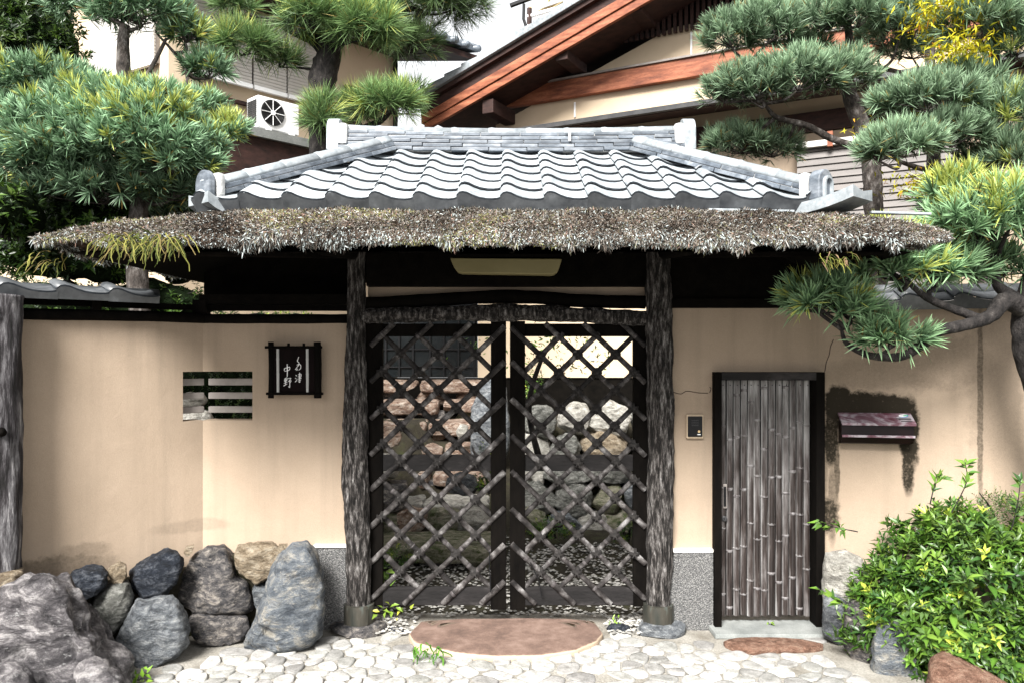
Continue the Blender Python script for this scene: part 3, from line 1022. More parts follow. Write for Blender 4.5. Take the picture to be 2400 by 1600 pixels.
def lay_tiles(parent, org, u, inward, pitch, pw, rows, exposure, i0, i1, h=0.034, clips=(), pend=0.055, name='roof_tile', mat='tile', emat='tile_eave', fillrow=True):
    s, nrm = slope_frame(u, inward, pitch)
    rot = Matrix((u, s, nrm)).transposed().to_4x4()
    key = (pw, exposure, h, mat)
    if key not in _tile_cache:
        mb = tile_mesh(pw, exposure + 0.055, h, 0.010)
        me = bpy.data.meshes.new('roof_tile')
        me.from_pydata([tuple(p) for p in mb.v], [], mb.f)
        me.materials.append(MAT[mat])
        me.materials.append(MAT['tile_edge_shade'])
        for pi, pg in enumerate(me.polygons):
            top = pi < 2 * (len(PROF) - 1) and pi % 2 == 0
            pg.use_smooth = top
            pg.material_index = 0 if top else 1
        e = bpy.data.meshes.new('eave_face')
        ev, ef = [], []
        n = len(PROF)
        for a, b in PROF:
            ev.append((a * pw, -0.004, b * h + 0.018))
        for a, b in PROF:
            ev.append((a * pw, -0.004, -pend + 0.01))
        for a, b in PROF:
            ev.append((a * pw, 0.014, -pend + 0.01))
        for k in range(n - 1):
            ef += [(n + k, n + k + 1, k + 1, k), (2 * n + k, 2 * n + k + 1, n + k + 1, n + k)]
        # small side return, so each face reads as one piece
        e.from_pydata(ev, [], ef)
        e.materials.append(MAT[emat])
        _tile_cache[key] = (me, e)
    me, e = _tile_cache[key]
    for j in range(rows):
        for i in range(i0, i1):
            loc = org + u * (i * pw) + s * (j * exposure)
            mxx = Matrix.Translation(loc + nrm * rnd.uniform(-0.0015, 0.003)) @ rot @ Matrix.Rotation(rnd.uniform(-0.012, 0.012), 4, 'Z')
            cut = False
            out = False
            cs = [mxx @ Vector((a, b, 0.02)) for a in (0, pw) for b in (0, exposure + 0.055)]
            for cpnt, cn in clips:
                dd = [(q - cpnt).dot(cn) for q in cs]
                if min(dd) >= 0:
                    out = True
                elif max(dd) > 0:
                    cut = True
            if out:
                continue
            if not cut:
                o = put(name, me, parent, mxx)
            else:
                bm = bmesh.new()
                bm.from_mesh(me)
                bm.transform(mxx)
                for cpnt, cn in clips:
                    bmesh.ops.bisect_plane(bm, geom=bm.verts[:] + bm.edges[:] + bm.faces[:], plane_co=cpnt, plane_no=cn, clear_outer=True)
                if len(bm.faces) < 3:
                    bm.free()
                    continue
                base = loc.copy()
                bm.transform(Matrix.Translation(-base))
                m2 = bpy.data.meshes.new('roof_tile')
                bm.to_mesh(m2)
                bm.free()
                m2.materials.append(MAT[mat])
                m2.materials.append(MAT['tile_edge_shade'])
                o = put(name, m2, parent, Matrix.Translation(base))
            if j == 0 and not cut:
                put('eave_face', e, parent, mxx)
            elif j == 0:
                bm = bmesh.new()
                bm.from_mesh(e)
                bm.transform(mxx)
                for cpnt, cn in clips:
                    bmesh.ops.bisect_plane(bm, geom=bm.verts[:] + bm.edges[:] + bm.faces[:], plane_co=cpnt, plane_no=cn, clear_outer=True)
                if len(bm.faces):
                    bm.transform(Matrix.Translation(-loc))
                    m2 = bpy.data.meshes.new('eave_face')
                    bm.to_mesh(m2)
                    m2.materials.append(MAT[emat])
                    put('eave_face', m2, parent, Matrix.Translation(loc))
                bm.free()


# coping tiles
NLf = NL
org = CR + EL * 2.2 + NL * 0.12 + Vector((0, 0, CZ + 0.008))
lay_tiles(cp, org, -EL, -NL, 0.30, 0.27, 1, 0.17, 0, 7, h=0.038, pend=0.028, name='coping_tile', mat='tile_eave')
mb = MB()
mb.tube([CR + EL * s - NL * 0.07 + Vector((0, 0, CZ + 0.055)) for s in (0.25, 2.2)], 0.032, 10)
mb.build('coping_ridge', MAT['tile_eave'], cp, smooth=True)
MB().box((-1.5, 0.10, CZ + 0.035), (0.98, 0.16, 0.06)).build('coping_shade_board', MAT['soffit'], cp)  # black board instead of coping tiles, carrying their shade in its colour

# far corner log post
lp = P(8, 1340, -0.78)
t = thing('corner_post', 'silvered driftwood log post at the outer end of the cream wall', 'post', (lp.x, lp.y, 0), parent=ww)
path = smooth_path([(lp.x - 0.01, lp.y, 0.5), (lp.x, lp.y, 0.9), (lp.x + 0.005, lp.y, 1.4), (lp.x - 0.005, lp.y, 1.8), (lp.x + 0.012, lp.y, 2.06)], 10)
MB().tube(path, lerp_list([0.092, 0.088, 0.085, 0.088, 0.085], len(path)), 64, amp=0.11, sc=16, seed=17, zs=0.25).build('log', MAT['driftwood'], t, smooth=True)
MB().tube([(lp.x + 0.045, lp.y - 0.085, 1.335), (lp.x + 0.05, lp.y - 0.108, 1.33)], [0.026, 0.014], 12).build('knot', MAT['dark_wood'], t, smooth=True)
MB().box((lp.x - 0.05, lp.y - 0.10, 1.975), (0.16, 0.05, 0.05)).build('beam_end', MAT['driftwood'], t, bevel=0.006)
pxrock('footing_stone', [(-60, 1352), (-20, 1336), (30, 1332), (56, 1336), (54, 1372), (40, 1396), (-10, 1400), (-60, 1395)], -0.80, 0.3, ST['tan'], rough=0.02, power=4,
       label='pale squared stone under the silvered corner post', cat='stone')

# dado + white band beside the crooked post
dd = thing('pebbledash_plinth', 'short grey pebbledash plinth between the tall slate rock and the crooked post', 'plinth', (gx(780), 0, 0), parent=ww)
MB().box(((gx(735) + gx(815)) / 2, 0.055, gz(1380)), (gx(815) - gx(735), 0.10, gz(1283) - gz(1480) + 0.0)).build('panel', MAT['pebbledash'], dd)
MB().box(((gx(735) + gx(812)) / 2, 0.045, gz(1279)), (gx(812) - gx(735), 0.10, 0.016)).build('band', MAT['white_band'], dd)
# right hand wall
RZ = gz(722)
rw = thing('plaster_wall', 'stained cream plastered wall around the small bamboo door and mailbox', 'wall', (1.6, 0.1, 0))
CRR = Vector((gx(1975), 0.03, 0))
ER = Vector((math.cos(math.radians(10)), -math.sin(math.radians(10)), 0))
NR = Vector((-math.sin(math.radians(10)), -math.cos(math.radians(10)), 0))
xa, xb, xd0, xd1, zd = 0.95, CRR.x, gx(1672), gx(1928), gz(871)
MB().prism([(xa, 0.03, -0.05), (xd0, 0.03, -0.05), (xd0, 0.03, zd), (xd1, 0.03, zd), (xd1, 0.03, -0.05), (xb, 0.03, -0.05), (xb, 0.03, RZ), (xa, 0.03, RZ)], (0, 0.14, 0)).build('wall_panel', MAT['plaster_right'], rw)
MB().prism(wallpoly(CRR, ER, 0, 3.0, -0.05, RZ), -NR * 0.14).build('wall_panel', MAT['plaster_right'], rw)
dd = thing('pebbledash_plinth', 'grey pebbledash plinth between the straight post and the small door', 'plinth', (gx(1625), 0, 0), parent=rw)
MB().box(((gx(1560) + gx(1671)) / 2, 0.045, gz(1388)), (gx(1671) - gx(1560), 0.10, gz(1293) - gz(1483))).build('panel', MAT['pebbledash'], dd)
MB().box(((gx(1560) + gx(1671)) / 2, 0.040, gz(1289)), (gx(1671) - gx(1560), 0.10, 0.018)).build('band', MAT['white_band'], dd)

# cracks as thin grooves of raised lip
for pts in ([(1928, 880), (1937, 868), (1941, 850), (1948, 830), (1951, 812), (1958, 796)], [(1580, 918), (1598, 921), (1612, 917), (1640, 920), (1662, 921)], [(1666, 905), (1669, 912), (1666, 918)]):
    MB().tube(smooth_path([Vector((gx(x), 0.0295, gz(y + 2 * math.sin(x)))) for x, y in pts], 4), 0.0024, 5).build('crack_seam', MAT['brown_wood'], rw)
MB().box(((0.95 + 2.15) / 2, 0.06, (RZ + 2.40) / 2), (2.15 - 0.95, 0.11, 2.40 - RZ - 0.002)).build('dark_board', MAT['soffit'], rw)
MB().box((1.58, 0.012, RZ + 0.03), (1.2, 0.05, 0.055)).build('wall_rail', MAT['soffit'], rw)

cr = thing('wall_coping', 'grey tile coping on the stained wall behind the front pine branch', 'coping', (2.7, 0.1, RZ), parent=rw)
rotR = Matrix((ER, -NR, Vector((0, 0, 1)))).transposed()
c = CRR + ER * 0.55 - NR * 0.06
MB().box((c.x, c.y, RZ + 0.012), (1.08, 0.14, 0.04), rotR).build('coping_beam', MAT['dark_wood'], cr)
org = CRR + ER * 0.02 + NR * 0.12 + Vector((0, 0, RZ + 0.015))
lay_tiles(cr, org, ER, -NR, 0.42, 0.30, 1, 0.2, 0, 4, h=0.045, pend=0.045, name='coping_tile', mat='tile_eave')
MB().tube([CRR + ER * s - NR * 0.06 + Vector((0, 0, RZ + 0.11)) for s in (0.0, 1.2)], 0.04, 10).build('coping_ridge', MAT['tile_eave'], cr, smooth=True)

# ------------------------------------------------------------------ small bamboo door
dr = thing('service_door', 'small weathered split bamboo door in a dark timber frame', 'door', (gx(1800), 0, 0.0), parent=rw)
fz0, fz1 = gz(1482), zd
for x0, x1 in ((1672, 1688), (1908, 1928)):
    MB().box(((gx(x0) + gx(x1)) / 2, 0.02, (fz0 + fz1) / 2), (gx(x1) - gx(x0), 0.12, fz1 - fz0)).build('frame_post', MAT['dark_wood'], dr, bevel=0.003)
MB().box(((gx(1688) + gx(1908)) / 2, 0.02, fz1 - 0.026), (gx(1908) - gx(1688), 0.12, 0.05)).build('frame_head', MAT['rail_wood'], dr, bevel=0.003)
MB().box(((gx(1690) + gx(1906)) / 2, 0.075, (gz(890) + gz(1446)) / 2), (gx(1906) - gx(1690), 0.03, gz(890) - gz(1446))).build('backing', MAT['dark_wood'], dr)


def stripmat():
    m, nt, b = newmat('weathered door bamboo')
    tc = nt.nodes.new('ShaderNodeTexCoord')
    oi = nt.nodes.new('ShaderNodeObjectInfo')
    sep = nt.nodes.new('ShaderNodeSeparateXYZ')
    L(nt, tc.outputs['Object'], sep.inputs[0])
    ad = nt.nodes.new('ShaderNodeVectorMath')
    ad.operation = 'ADD'
    L(nt, coordsock(nt, 'Object', (1, 1, 0.12)), ad.inputs[0])
    L(nt, mth(nt, 'MULTIPLY', oi.outputs['Random'], 50.0), ad.inputs[1])
    f = noise_n(nt, ad.outputs[0], 26, 8, 0.65)
    # silvering grows towards the edges of each strip and towards its top, as the lacquer wears
    edge = mth(nt, 'MULTIPLY', mth(nt, 'POWER', mth(nt, 'DIVIDE', mth(nt, 'ABSOLUTE', sep.outputs[0]), 0.0205), 3.0), 0.36)
    top = mth(nt, 'MULTIPLY', mth(nt, 'POWER', mth(nt, 'MAXIMUM', mth(nt, 'DIVIDE', sep.outputs[2], 1.55), 0.0), 3.0), 0.34)
    rr = mth(nt, 'MULTIPLY_ADD', oi.outputs['Random'], 0.18, -0.09)
    v = mth(nt, 'ADD', mth(nt, 'ADD', f, edge), mth(nt, 'ADD', top, rr))
    c = ramp(nt, v, [(0.42, (0.008, 0.005, 0.0042)), (0.58, (0.026, 0.018, 0.0155)), (0.76, (0.13, 0.12, 0.117)), (1.0, (0.36, 0.355, 0.35))])
    L(nt, c, b.inputs['Base Color'])
    b.inputs['Roughness'].default_value = 0.5
    bumpn(nt, b, noise_n(nt, ad.outputs[0], 70, 5, 0.7), 0.5, 0.004)
    return m


MAT['door_bamboo'] = stripmat()
xs = list(np.linspace(1690, 1906, 14))
for i in range(13):
    xa_, xb_ = xs[i] + rnd.uniform(-1, 1), xs[i + 1]
    xc, wd = gx((xa_ + xb_) / 2), (xb_ - xa_) / 370 * 0.88
    p0 = Vector((xc, 0.058, gz(1447 + rnd.uniform(-2, 2))))
    p1 = Vector((xc + rnd.uniform(-0.004, 0.004), 0.058, gz(891)))
    q, nodes = rnd.uniform(0.04, 0.3), []
    while q < 1.48:
        nodes.append(q / 1.5)
        q += rnd.uniform(0.24, 0.42)
    sm_ = bamboo_strip(p0, p1, wd, 0.022, nodes, 0.0, 1.14)
    o = tint_nodes(sm_.build('bamboo_strip', MAT['door_bamboo'], dr), sm_, 'node_pale')
    MB().tube([(xc, 0.038, gz(902)), (xc, 0.0345, gz(902))], 0.004, 6).build('nail', MAT['black_metal'], dr)
MB().box((gx(1703), 0.039, gz(1164)), (0.024, 0.012, 0.155)).build('handle_plate', MAT['grey_bar'], dr, bevel=0.004)
MB().box((gx(1702), 0.030, gz(1164)), (0.014, 0.016, 0.125)).build('handle', MAT['black_metal'], dr, bevel=0.003)
MB().tube([(gx(1701), 0.045, gz(1217)), (gx(1701), 0.030, gz(1217)), (gx(1701), 0.026, gz(1217))], [0.018, 0.018, 0.012], 18).build('lock', MAT['grey_metal'], dr)
MB().box((gx(1701), 0.0255, gz(1217)), (0.003, 0.004, 0.012)).build('keyhole', MAT['black_metal'], dr)
MB().prism([(gx(1660), -0.17, 0.0), (gx(1940), -0.17, 0.0), (gx(1936), -0.16, 0.035), (gx(1932), 0.10, 0.05), (gx(1668), 0.10, 0.05), (gx(1664), -0.16, 0.035)][0:2] +
           [(gx(1938), -0.165, 0.028), (gx(1662), -0.165, 0.028)], (0, 0.27, 0.0)).build('door_sill', MAT['concrete'], None, bevel=0.006, label='grey concrete sill under the small bamboo door', cat='sill')
rock('threshold_slab', [P(x, y, 0) + Vector((0, 0, 0)) for x, y in []] or [Vector((1.555 + 0.305 * a, -0.315 + 0.105 * b, 0.008)) for a, b in
     ((-1, 0.25), (-0.78, 0.85), (-0.35, 1.0), (0.2, 0.95), (0.7, 0.6), (1.0, -0.1), (0.85, -0.55), (0.45, -0.75), (0.0, -0.8), (-0.5, -1.0), (-0.85, -0.5))],
     0.05, ST['red'], nrm=Vector((0, -0.01, 1)), rough=0.018, power=6, facets=0, label='flat reddish stone slab in front of the small door', cat='slab')

# the big half round step stone in front of the gate
pts = [(958, 1480), (985, 1452), (1080, 1446), (1200, 1446), (1330, 1446), (1395, 1452), (1416, 1478), (1400, 1498), (1350, 1518), (1270, 1530), (1170, 1533), (1080, 1526), (1010, 1512), (970, 1500)]
stp = []
for x, y in pts:
    D = (CH - 0.04) * F / (y - HY)
    stp.append(Vector(((x - 1200) * D / F, D + CY, 0.002)))


def stepmat():
    m, nt, b = newmat('brown step stone with pale rim')
    vec = coordsock(nt, 'World')
    c = ramp(nt, noise_n(nt, vec, 9, 9, 0.7), [(0.3, (0.07, 0.043, 0.033)), (0.5, (0.135, 0.085, 0.065)), (0.72, (0.22, 0.15, 0.12))])
    g_ = nt.nodes.new('ShaderNodeNewGeometry')
    sp = nt.nodes.new('ShaderNodeSeparateXYZ')
    L(nt, g_.outputs['Normal'], sp.inputs[0])
    # quarried flank of the slab is the paler inner stone
    fl = ramp(nt, mth(nt, 'ADD', sp.outputs[2], mth(nt, 'MULTIPLY_ADD', noise_n(nt, vec, 30, 5), 0.3, -0.15)), [(0.72, (1, 1, 1)), (0.94, (0, 0, 0))])
    c = mixc(nt, fl, c, (0.42, 0.32, 0.23))
    L(nt, c, b.inputs['Base Color'])
    b.inputs['Roughness'].default_value = 0.85
    bumpn(nt, b, noise_n(nt, vec, 80, 6, 0.7), 0.6, 0.006)
    return m


MAT['step'] = stepmat()
rock('step_stone', stp, 0.08, MAT['step'], nrm=Vector((0, -0.01, 1)), rough=0.010, power=7, sub=5, facets=0, label='large half round brown step stone in front of the lattice gate', cat='step')
for px, lab in ([(908, 1482), (915, 1470), (932, 1468), (948, 1474), (950, 1486), (935, 1492), (915, 1491)], 'small dark pebble rock between the crooked post and the step stone'), \
               ([(1420, 1474), (1430, 1462), (1460, 1460), (1480, 1468), (1478, 1480), (1455, 1484), (1430, 1483)], 'small blue black rock between the step stone and the straight post'):
    pxrock('small_rock', px, -0.02, 0.08, ST['black'], label=lab, cat='rock', sub=3)

# ------------------------------------------------------------------ dry stone footing under the cream wall
sb = thing('stone_footing', 'footing of fitted black, brown and grey rocks under the cream wall', 'stone wall', (-1.7, -0.2, 0))


def wy(x):
    return RP(x, 1300, CR, NL).y if x < 472 else 0.03


stones = [
    ('black', [(158, 1352), (170, 1337), (205, 1328), (240, 1330), (253, 1345), (250, 1372), (225, 1392), (190, 1402), (172, 1385)], 0.24),
    ('tan', [(253, 1340), (258, 1326), (280, 1318), (296, 1325), (298, 1350), (285, 1362), (262, 1360)], 0.18),
    ('black', [(302, 1340), (320, 1318), (360, 1300), (395, 1287), (428, 1298), (430, 1325), (415, 1370), (380, 1400), (335, 1398), (310, 1370)], 0.26),
    ('green', [(206, 1430), (225, 1385), (262, 1364), (300, 1362), (314, 1400), (300, 1440), (268, 1482), (245, 1468), (222, 1450)], 0.26),
    ('grey', [(270, 1492), (300, 1440), (322, 1402), (345, 1410), (370, 1400), (402, 1396), (430, 1430), (447, 1468), (442, 1510), (412, 1535), (365, 1552), (322, 1556), (300, 1530)], 0.32),
    ('brown', [(412, 1385), (430, 1340), (448, 1290), (480, 1276), (525, 1282), (548, 1310), (552, 1340), (582, 1365), (592, 1405), (598, 1430), (570, 1445), (500, 1430), (440, 1425), (420, 1410)], 0.32),
    ('brown', [(446, 1440), (470, 1436), (520, 1438), (580, 1446), (586, 1470), (575, 1495), (545, 1507), (490, 1503), (455, 1488), (446, 1462)], 0.30),
    ('tan', [(550, 1290), (560, 1275), (600, 1271), (640, 1274), (660, 1290), (648, 1325), (625, 1362), (600, 1364), (562, 1338), (551, 1315)], 0.24),
    ('grey', [(592, 1380), (600, 1366), (625, 1368), (624, 1400), (606, 1430), (596, 1412)], 0.2),
    ('slate', [(562, 1508), (590, 1470), (605, 1430), (625, 1390), (630, 1340), (660, 1290), (690, 1270), (722, 1272), (745, 1300), (757, 1345), (760, 1420), (756, 1490), (735, 1507), (690, 1515), (620, 1521), (590, 1517)], 0.36),
    ('tan', [(430, 1292), (438, 1280), (455, 1277), (450, 1292), (438, 1302)], 0.14),
    ('tan', [(650, 1284), (655, 1275), (674, 1275), (668, 1288), (656, 1296)], 0.14),
    ('purple', [(150, 1440), (160, 1400), (178, 1395), (215, 1425), (230, 1465), (190, 1470)], 0.22),
]
for key, px, dep in stones:
    cx = sum(p[0] for p in px) / len(px)
    lo = max(p[1] for p in px)
    Y = wy(cx) - 0.13
    if lo > 1495:
        Y = min(Y, 1.74 * F / (lo - HY) - 5 + 0.06)
    pxrock('stone', px, Y, dep, ST[key], sb, sub=5, rough=0.05, power=3.6)
# dark packing behind the joints
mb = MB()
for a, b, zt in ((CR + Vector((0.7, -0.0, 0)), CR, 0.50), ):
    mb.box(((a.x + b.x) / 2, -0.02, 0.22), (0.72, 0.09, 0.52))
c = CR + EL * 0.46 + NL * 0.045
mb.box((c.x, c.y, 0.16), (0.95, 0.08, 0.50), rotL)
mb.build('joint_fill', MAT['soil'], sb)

pxrock('boulder', [(-70, 1540), (-60, 1440), (-20, 1395), (50, 1362), (110, 1352), (160, 1372), (205, 1430), (245, 1490), (285, 1545), (305, 1600), (300, 1650), (200, 1680), (60, 1690), (-60, 1650)],
       -0.98, 0.75, ST['purple'], sub=5, rough=0.11, power=2.8, seed=4.2, label='big purple grey boulder in the corner before the cream wall', cat='boulder')
pxrock('boulder', [(172, 1600), (185, 1560), (215, 1545), (250, 1560), (285, 1590), (300, 1640), (240, 1670), (185, 1660)], -1.32, 0.3, ST['purple'], sub=4, rough=0.08, power=3,
       label='small pointed grey rock at the foot of the big boulder', cat='boulder')
pxrock('boulder', [(-80, 1590), (-20, 1565), (40, 1560), (75, 1585), (90, 1630), (60, 1690), (-60, 1690)], -1.38, 0.35, ST['purple'], sub=4, rough=0.07, power=3,
       label='low purple rock at the picture corner below the big boulder', cat='boulder')

# ------------------------------------------------------------------ nameplate
sg = thing('nameplate', 'black framed nameplate with white brushed characters on the cream wall', 'sign', (gx(695), 0, gz(925)))
Q = lambda zx, zy: (gx(400 + zx / 5.6), gz(760 + zy / 5.6))


def qbox(x0, x1, y0, y1, Y, th, name, mat, bev=0.003):
    a, b = Q(x0, y0), Q(x1, y1)
    return MB().box(((a[0] + b[0]) / 2, Y, (a[1] + b[1]) / 2), (b[0] - a[0], th, a[1] - b[1])).build(name, mat, sg, bevel=bev)


qbox(1330, 1960, 300, 905, -0.020, 0.03, 'board', MAT['sign_board'])
for x0, x1, dy in ((1300, 1372, 0.0), (1895, 1990, 0.008)):
    a, b = Q((x0 + x1) / 2, 232), Q((x0 + x1) / 2, 960)
    pth = smooth_path([Vector((a[0], -0.03 - dy, a[1])), Vector((a[0] + 0.003, -0.03, (a[1] + b[1]) / 2)), Vector((b[0], -0.03, b[1]))], 6)
    MB().tube(pth, (x1 - x0) / 5.6 / 370 / 2 * 1.02, 14, amp=0.12, sc=30).build('side_log', MAT['dark_wood'], sg, smooth=True)
for yy, x0, x1 in ((300, 1270, 2010), (900, 1285, 2025)):
    a, b = Q(x0, yy), Q(x1, yy)
    MB().tube([Vector((a[0], -0.048, a[1])), Vector((b[0], -0.048, b[1]))], 0.0085, 10).build('cross_rail', MAT['dark_wood'], sg, smooth=True)
for xx in (1570, 1770):
    a, b = Q(xx, 248), Q(xx, 300)
    MB().tube([Vector((a[0], -0.04, a[1])), Vector((b[0], -0.04, b[1]))], 0.0085, 10).build('peg', MAT['dark_wood'], sg)
for xx in (1428, 1812):
    a, b = Q(xx, 320), Q(xx + 4, 882)
    o = bamboo_strip(Vector((b[0], -0.037, b[1])), Vector((a[0], -0.037, a[1])), 0.017, 0.008, [0.42, 0.76], 0.0)
    o.build('bamboo_strip', MAT['pale_bamboo'], sg)
strokes = [
    # left column, first character
    ([(1516, 568), (1512, 602)], 7), ([(1514, 574), (1552, 562), (1584, 556), (1580, 590), (1548, 602), (1516, 610)], 7), ([(1550, 515), (1553, 600), (1551, 680)], 9),
    # left column, second character
    ([(1518, 705), (1548, 694), (1544, 730), (1516, 742), (1518, 708)], 6), ([(1514, 726), (1546, 714)], 5), ([(1531, 700), (1528, 790)], 6),
    ([(1508, 766), (1552, 750)], 6), ([(1504, 800), (1552, 772)], 7), ([(1562, 706), (1600, 698), (1580, 728), (1568, 742)], 6), ([(1562, 744), (1602, 730), (1590, 760)], 6), ([(1582, 740), (1584, 815), (1566, 806)], 7),
    # right column, first character
    ([(1702, 422), (1690, 455), (1684, 480), (1704, 500), (1700, 530), (1676, 560), (1656, 588)], 7), ([(1676, 528), (1708, 520), (1728, 536), (1724, 575), (1700, 596)], 7), ([(1664, 590), (1680, 574), (1686, 590), (1668, 600)], 5),
    # right column, second character
    ([(1662, 658), (1676, 672)], 7), ([(1654, 698), (1670, 706)], 7), ([(1652, 748), (1666, 738), (1680, 712)], 6),
    ([(1692, 656), (1730, 644), (1728, 684), (1692, 692)], 6), ([(1690, 674), (1736, 664)], 5), ([(1688, 712), (1738, 698)], 6), ([(1690, 734), (1732, 720)], 5), ([(1712, 626), (1714, 700), (1716, 752), (1698, 742)], 7),
]
for pts, wd in strokes:
    pp = smooth_path([Vector((Q(*p)[0], -0.0365, Q(*p)[1])) for p in pts], 4)
    n = len(pp)
    r = wd / 5.6 / 370 / 2 * 1.15
    MB().tube(pp, [r * (0.75 + 0.5 * math.sin(math.pi * (0.15 + 0.8 * i / max(1, n - 1)))) for i in range(n)], 6, flat=1.0).build('brush_stroke', MAT['white_ink'], sg)

# ------------------------------------------------------------------ intercom and mailbox
ic = thing('intercom', 'small black door intercom in a beige frame by the straight post', 'intercom', (gx(1630), 0, gz(1027)))
MB().box((gx(1629.5), 0.018, gz(999)), (40 / 370, 0.024, 56 / 370)).build('frame', MAT['beige_plastic'], ic, bevel=0.006)
MB().box((gx(1629.5), 0.010, gz(998.5)), (34 / 370, 0.024, 48 / 370)).build('speaker_panel', MAT['black_metal'], ic, bevel=0.004)
for k in range(4):
    MB().box((gx(1629), -0.003, gz(984 + 4 * k)), (0.045, 0.003, 0.003)).build('speaker_slot', MAT['grey_metal'], ic)
MB().tube([(gx(1638), 0.0, gz(1010)), (gx(1638), -0.006, gz(1010))], 0.008, 12).build('button', MAT['brass'], ic)
MB().box((gx(1638), -0.003, gz(1017)), (0.02, 0.002, 0.005)).build('name_label', MAT['white_ink'], ic)

mbx = thing('mailbox', 'maroon metal wall mailbox with faded sloping lid and logo sticker', 'mailbox', (2.27, -0.05, 1.17))
MC = RP(2048, 1005, CRR, NR)
mw = 0.425


def mpt(a, n, z):
    return Vector((MC.x, MC.y, 0)) + ER * a + NR * n + Vector((0, 0, z))


zt, zl, zm, zb2 = 1.372, 1.312, 1.238, 1.175
def mslab(pts, name, mat, bev=0.003, a0=-mw / 2, a1=mw / 2, par=None):
    return MB().prism([mpt(a0, n, z) for n, z in pts], ER * (a1 - a0)).build(name, mat, par or mbx, bevel=bev)


mslab([(0.0, zm - 0.005), (0.085, zm - 0.005), (0.085, zl - 0.012), (0.0, zl + 0.03)], 'body', MAT['maroon'])
mslab([(0.0, zb2), (0.075, zb2 + 0.012), (0.10, zm - 0.008), (0.0, zm - 0.008)], 'lower_tray', MAT['maroon'])
lid = mslab([(0.0, zt), (0.0, zt - 0.014), (0.118, zl - 0.012), (0.118, zl + 0.003)], 'lid', MAT['maroon_top'], a0=-mw / 2 - 0.004, a1=mw / 2 + 0.004)
mslab([(0.098, zm - 0.012), (0.106, zm - 0.012), (0.106, zm + 0.002), (0.098, zm + 0.002)], 'flap_edge', MAT['maroon_top'], 0.0, par=mbx)
ldir = (mpt(0, 0.118, zl + 0.003) - mpt(0, 0, zt)).normalized()
lnor = ER.cross(ldir).normalized()
if lnor.dot(Vector((0, -1, 1))) < 0: lnor = -lnor
def lid_pt(a, s, up=0.0): return mpt(a, 0, zt) + ldir * s + lnor * up
for (rx, ry, up, mat, da, nm) in ((0.030, 0.020, 0.001, MAT['sticker_blue'], 0.0, 'logo_ring'), (0.027, 0.017, 0.0025, MAT['white_ink'], -0.003, 'logo_disc'), (0.016, 0.006, 0.0035, MAT['sticker_green'], 0.012, 'logo_leaf')):
    pts = [lid_pt(0.165 + da + rx * math.cos(a), 0.036 - 0.25 * rx * math.cos(a) + ry * math.sin(a), up) for a in np.linspace(0, 6.283, 17)[:-1]]
    MB().prism(pts, lnor * 0.0008).build(nm, mat, lid)
for k, (a0, a1, s, mat) in enumerate(((0.115, 0.20, 0.070, MAT['grey_metal']), (0.125, 0.20, 0.082, MAT['grey_metal']), (0.135, 0.20, 0.104, MAT['black_metal']))):
    MB().prism([lid_pt(a0, s - 0.0035, 0.001), lid_pt(a1, s - 0.0035, 0.001), lid_pt(a1, s + 0.0035, 0.001), lid_pt(a0, s + 0.0035, 0.001)], lnor * 0.0008).build('print_line', mat, lid)

# ------------------------------------------------------------------ gate roof
EV, RX, RUN, ZE, ZR = 1.0, 0.78, 1.0, 2.50, 2.99      # eave half depth, hip top, run, eave height, ridge height
PITCH = (ZR - ZE) / RUN
rf = thing('gate_roof', 'hipped gate roof of silver grey pantiles with stacked ridge above the thatched eave', 'roof', (0, 0, 2.3), parent=RG)
EX = 1.60
apex = [Vector((-RX, 0, ZR)), Vector((RX, 0, ZR))]
deck = MB()
BK = 0.60
cn = [Vector((-EX, -EV, ZE)), Vector((EX, -EV, ZE)), Vector((EX, BK, ZE)), Vector((-EX, BK, ZE)), Vector((-RX, BK, ZR - 0.25)), Vector((RX, BK, ZR - 0.25))]
deck.add(cn + apex, [(0, 1, 7, 6), (1, 2, 5, 7), (7, 5, 4, 6), (3, 0, 6, 4), (2, 3, 4, 5)])
for i in range(len(deck.v)):
    deck.v[i] = deck.v[i] - Vector((0, 0, 0.012))
deck.build('roof_deck', MAT['soffit'], rf)
hl = (Vector((-EX, -EV, 0)), Vector((-1, EX - RX, 0)).normalized())
hr = (Vector((EX, -EV, 0)), Vector((1, EX - RX, 0)).normalized())
SP = (ZR - ZE) / (EX - RX)
PWT, EXPO = 0.2205, 0.186
lay_tiles(rf, Vector((-PWT * 8 - 0.06, -EV - 0.01, ZE)), Vector((1, 0, 0)), Vector((0, 1, 0)), PITCH, PWT, 6, EXPO, -1, 18, h=0.038, clips=(hl, hr))
lay_tiles(rf, Vector((EX + 0.01, -EV, ZE)), Vector((0, 1, 0)), Vector((-1, 0, 0)), SP, PWT, 6, EXPO, 0, 9, h=0.038,
          clips=((hr[0], -hr[1]), (Vector((EX, BK, 0)), Vector((0, 1, 0)))))
lay_tiles(rf, Vector((-EX - 0.01, EV, ZE)), Vector((0, -1, 0)), Vector((1, 0, 0)), SP, PWT, 6, EXPO, 0, 9, h=0.038,
          clips=((hl[0], -hl[1]), (Vector((-EX, BK, 0)), Vector((0, 1, 0)))))


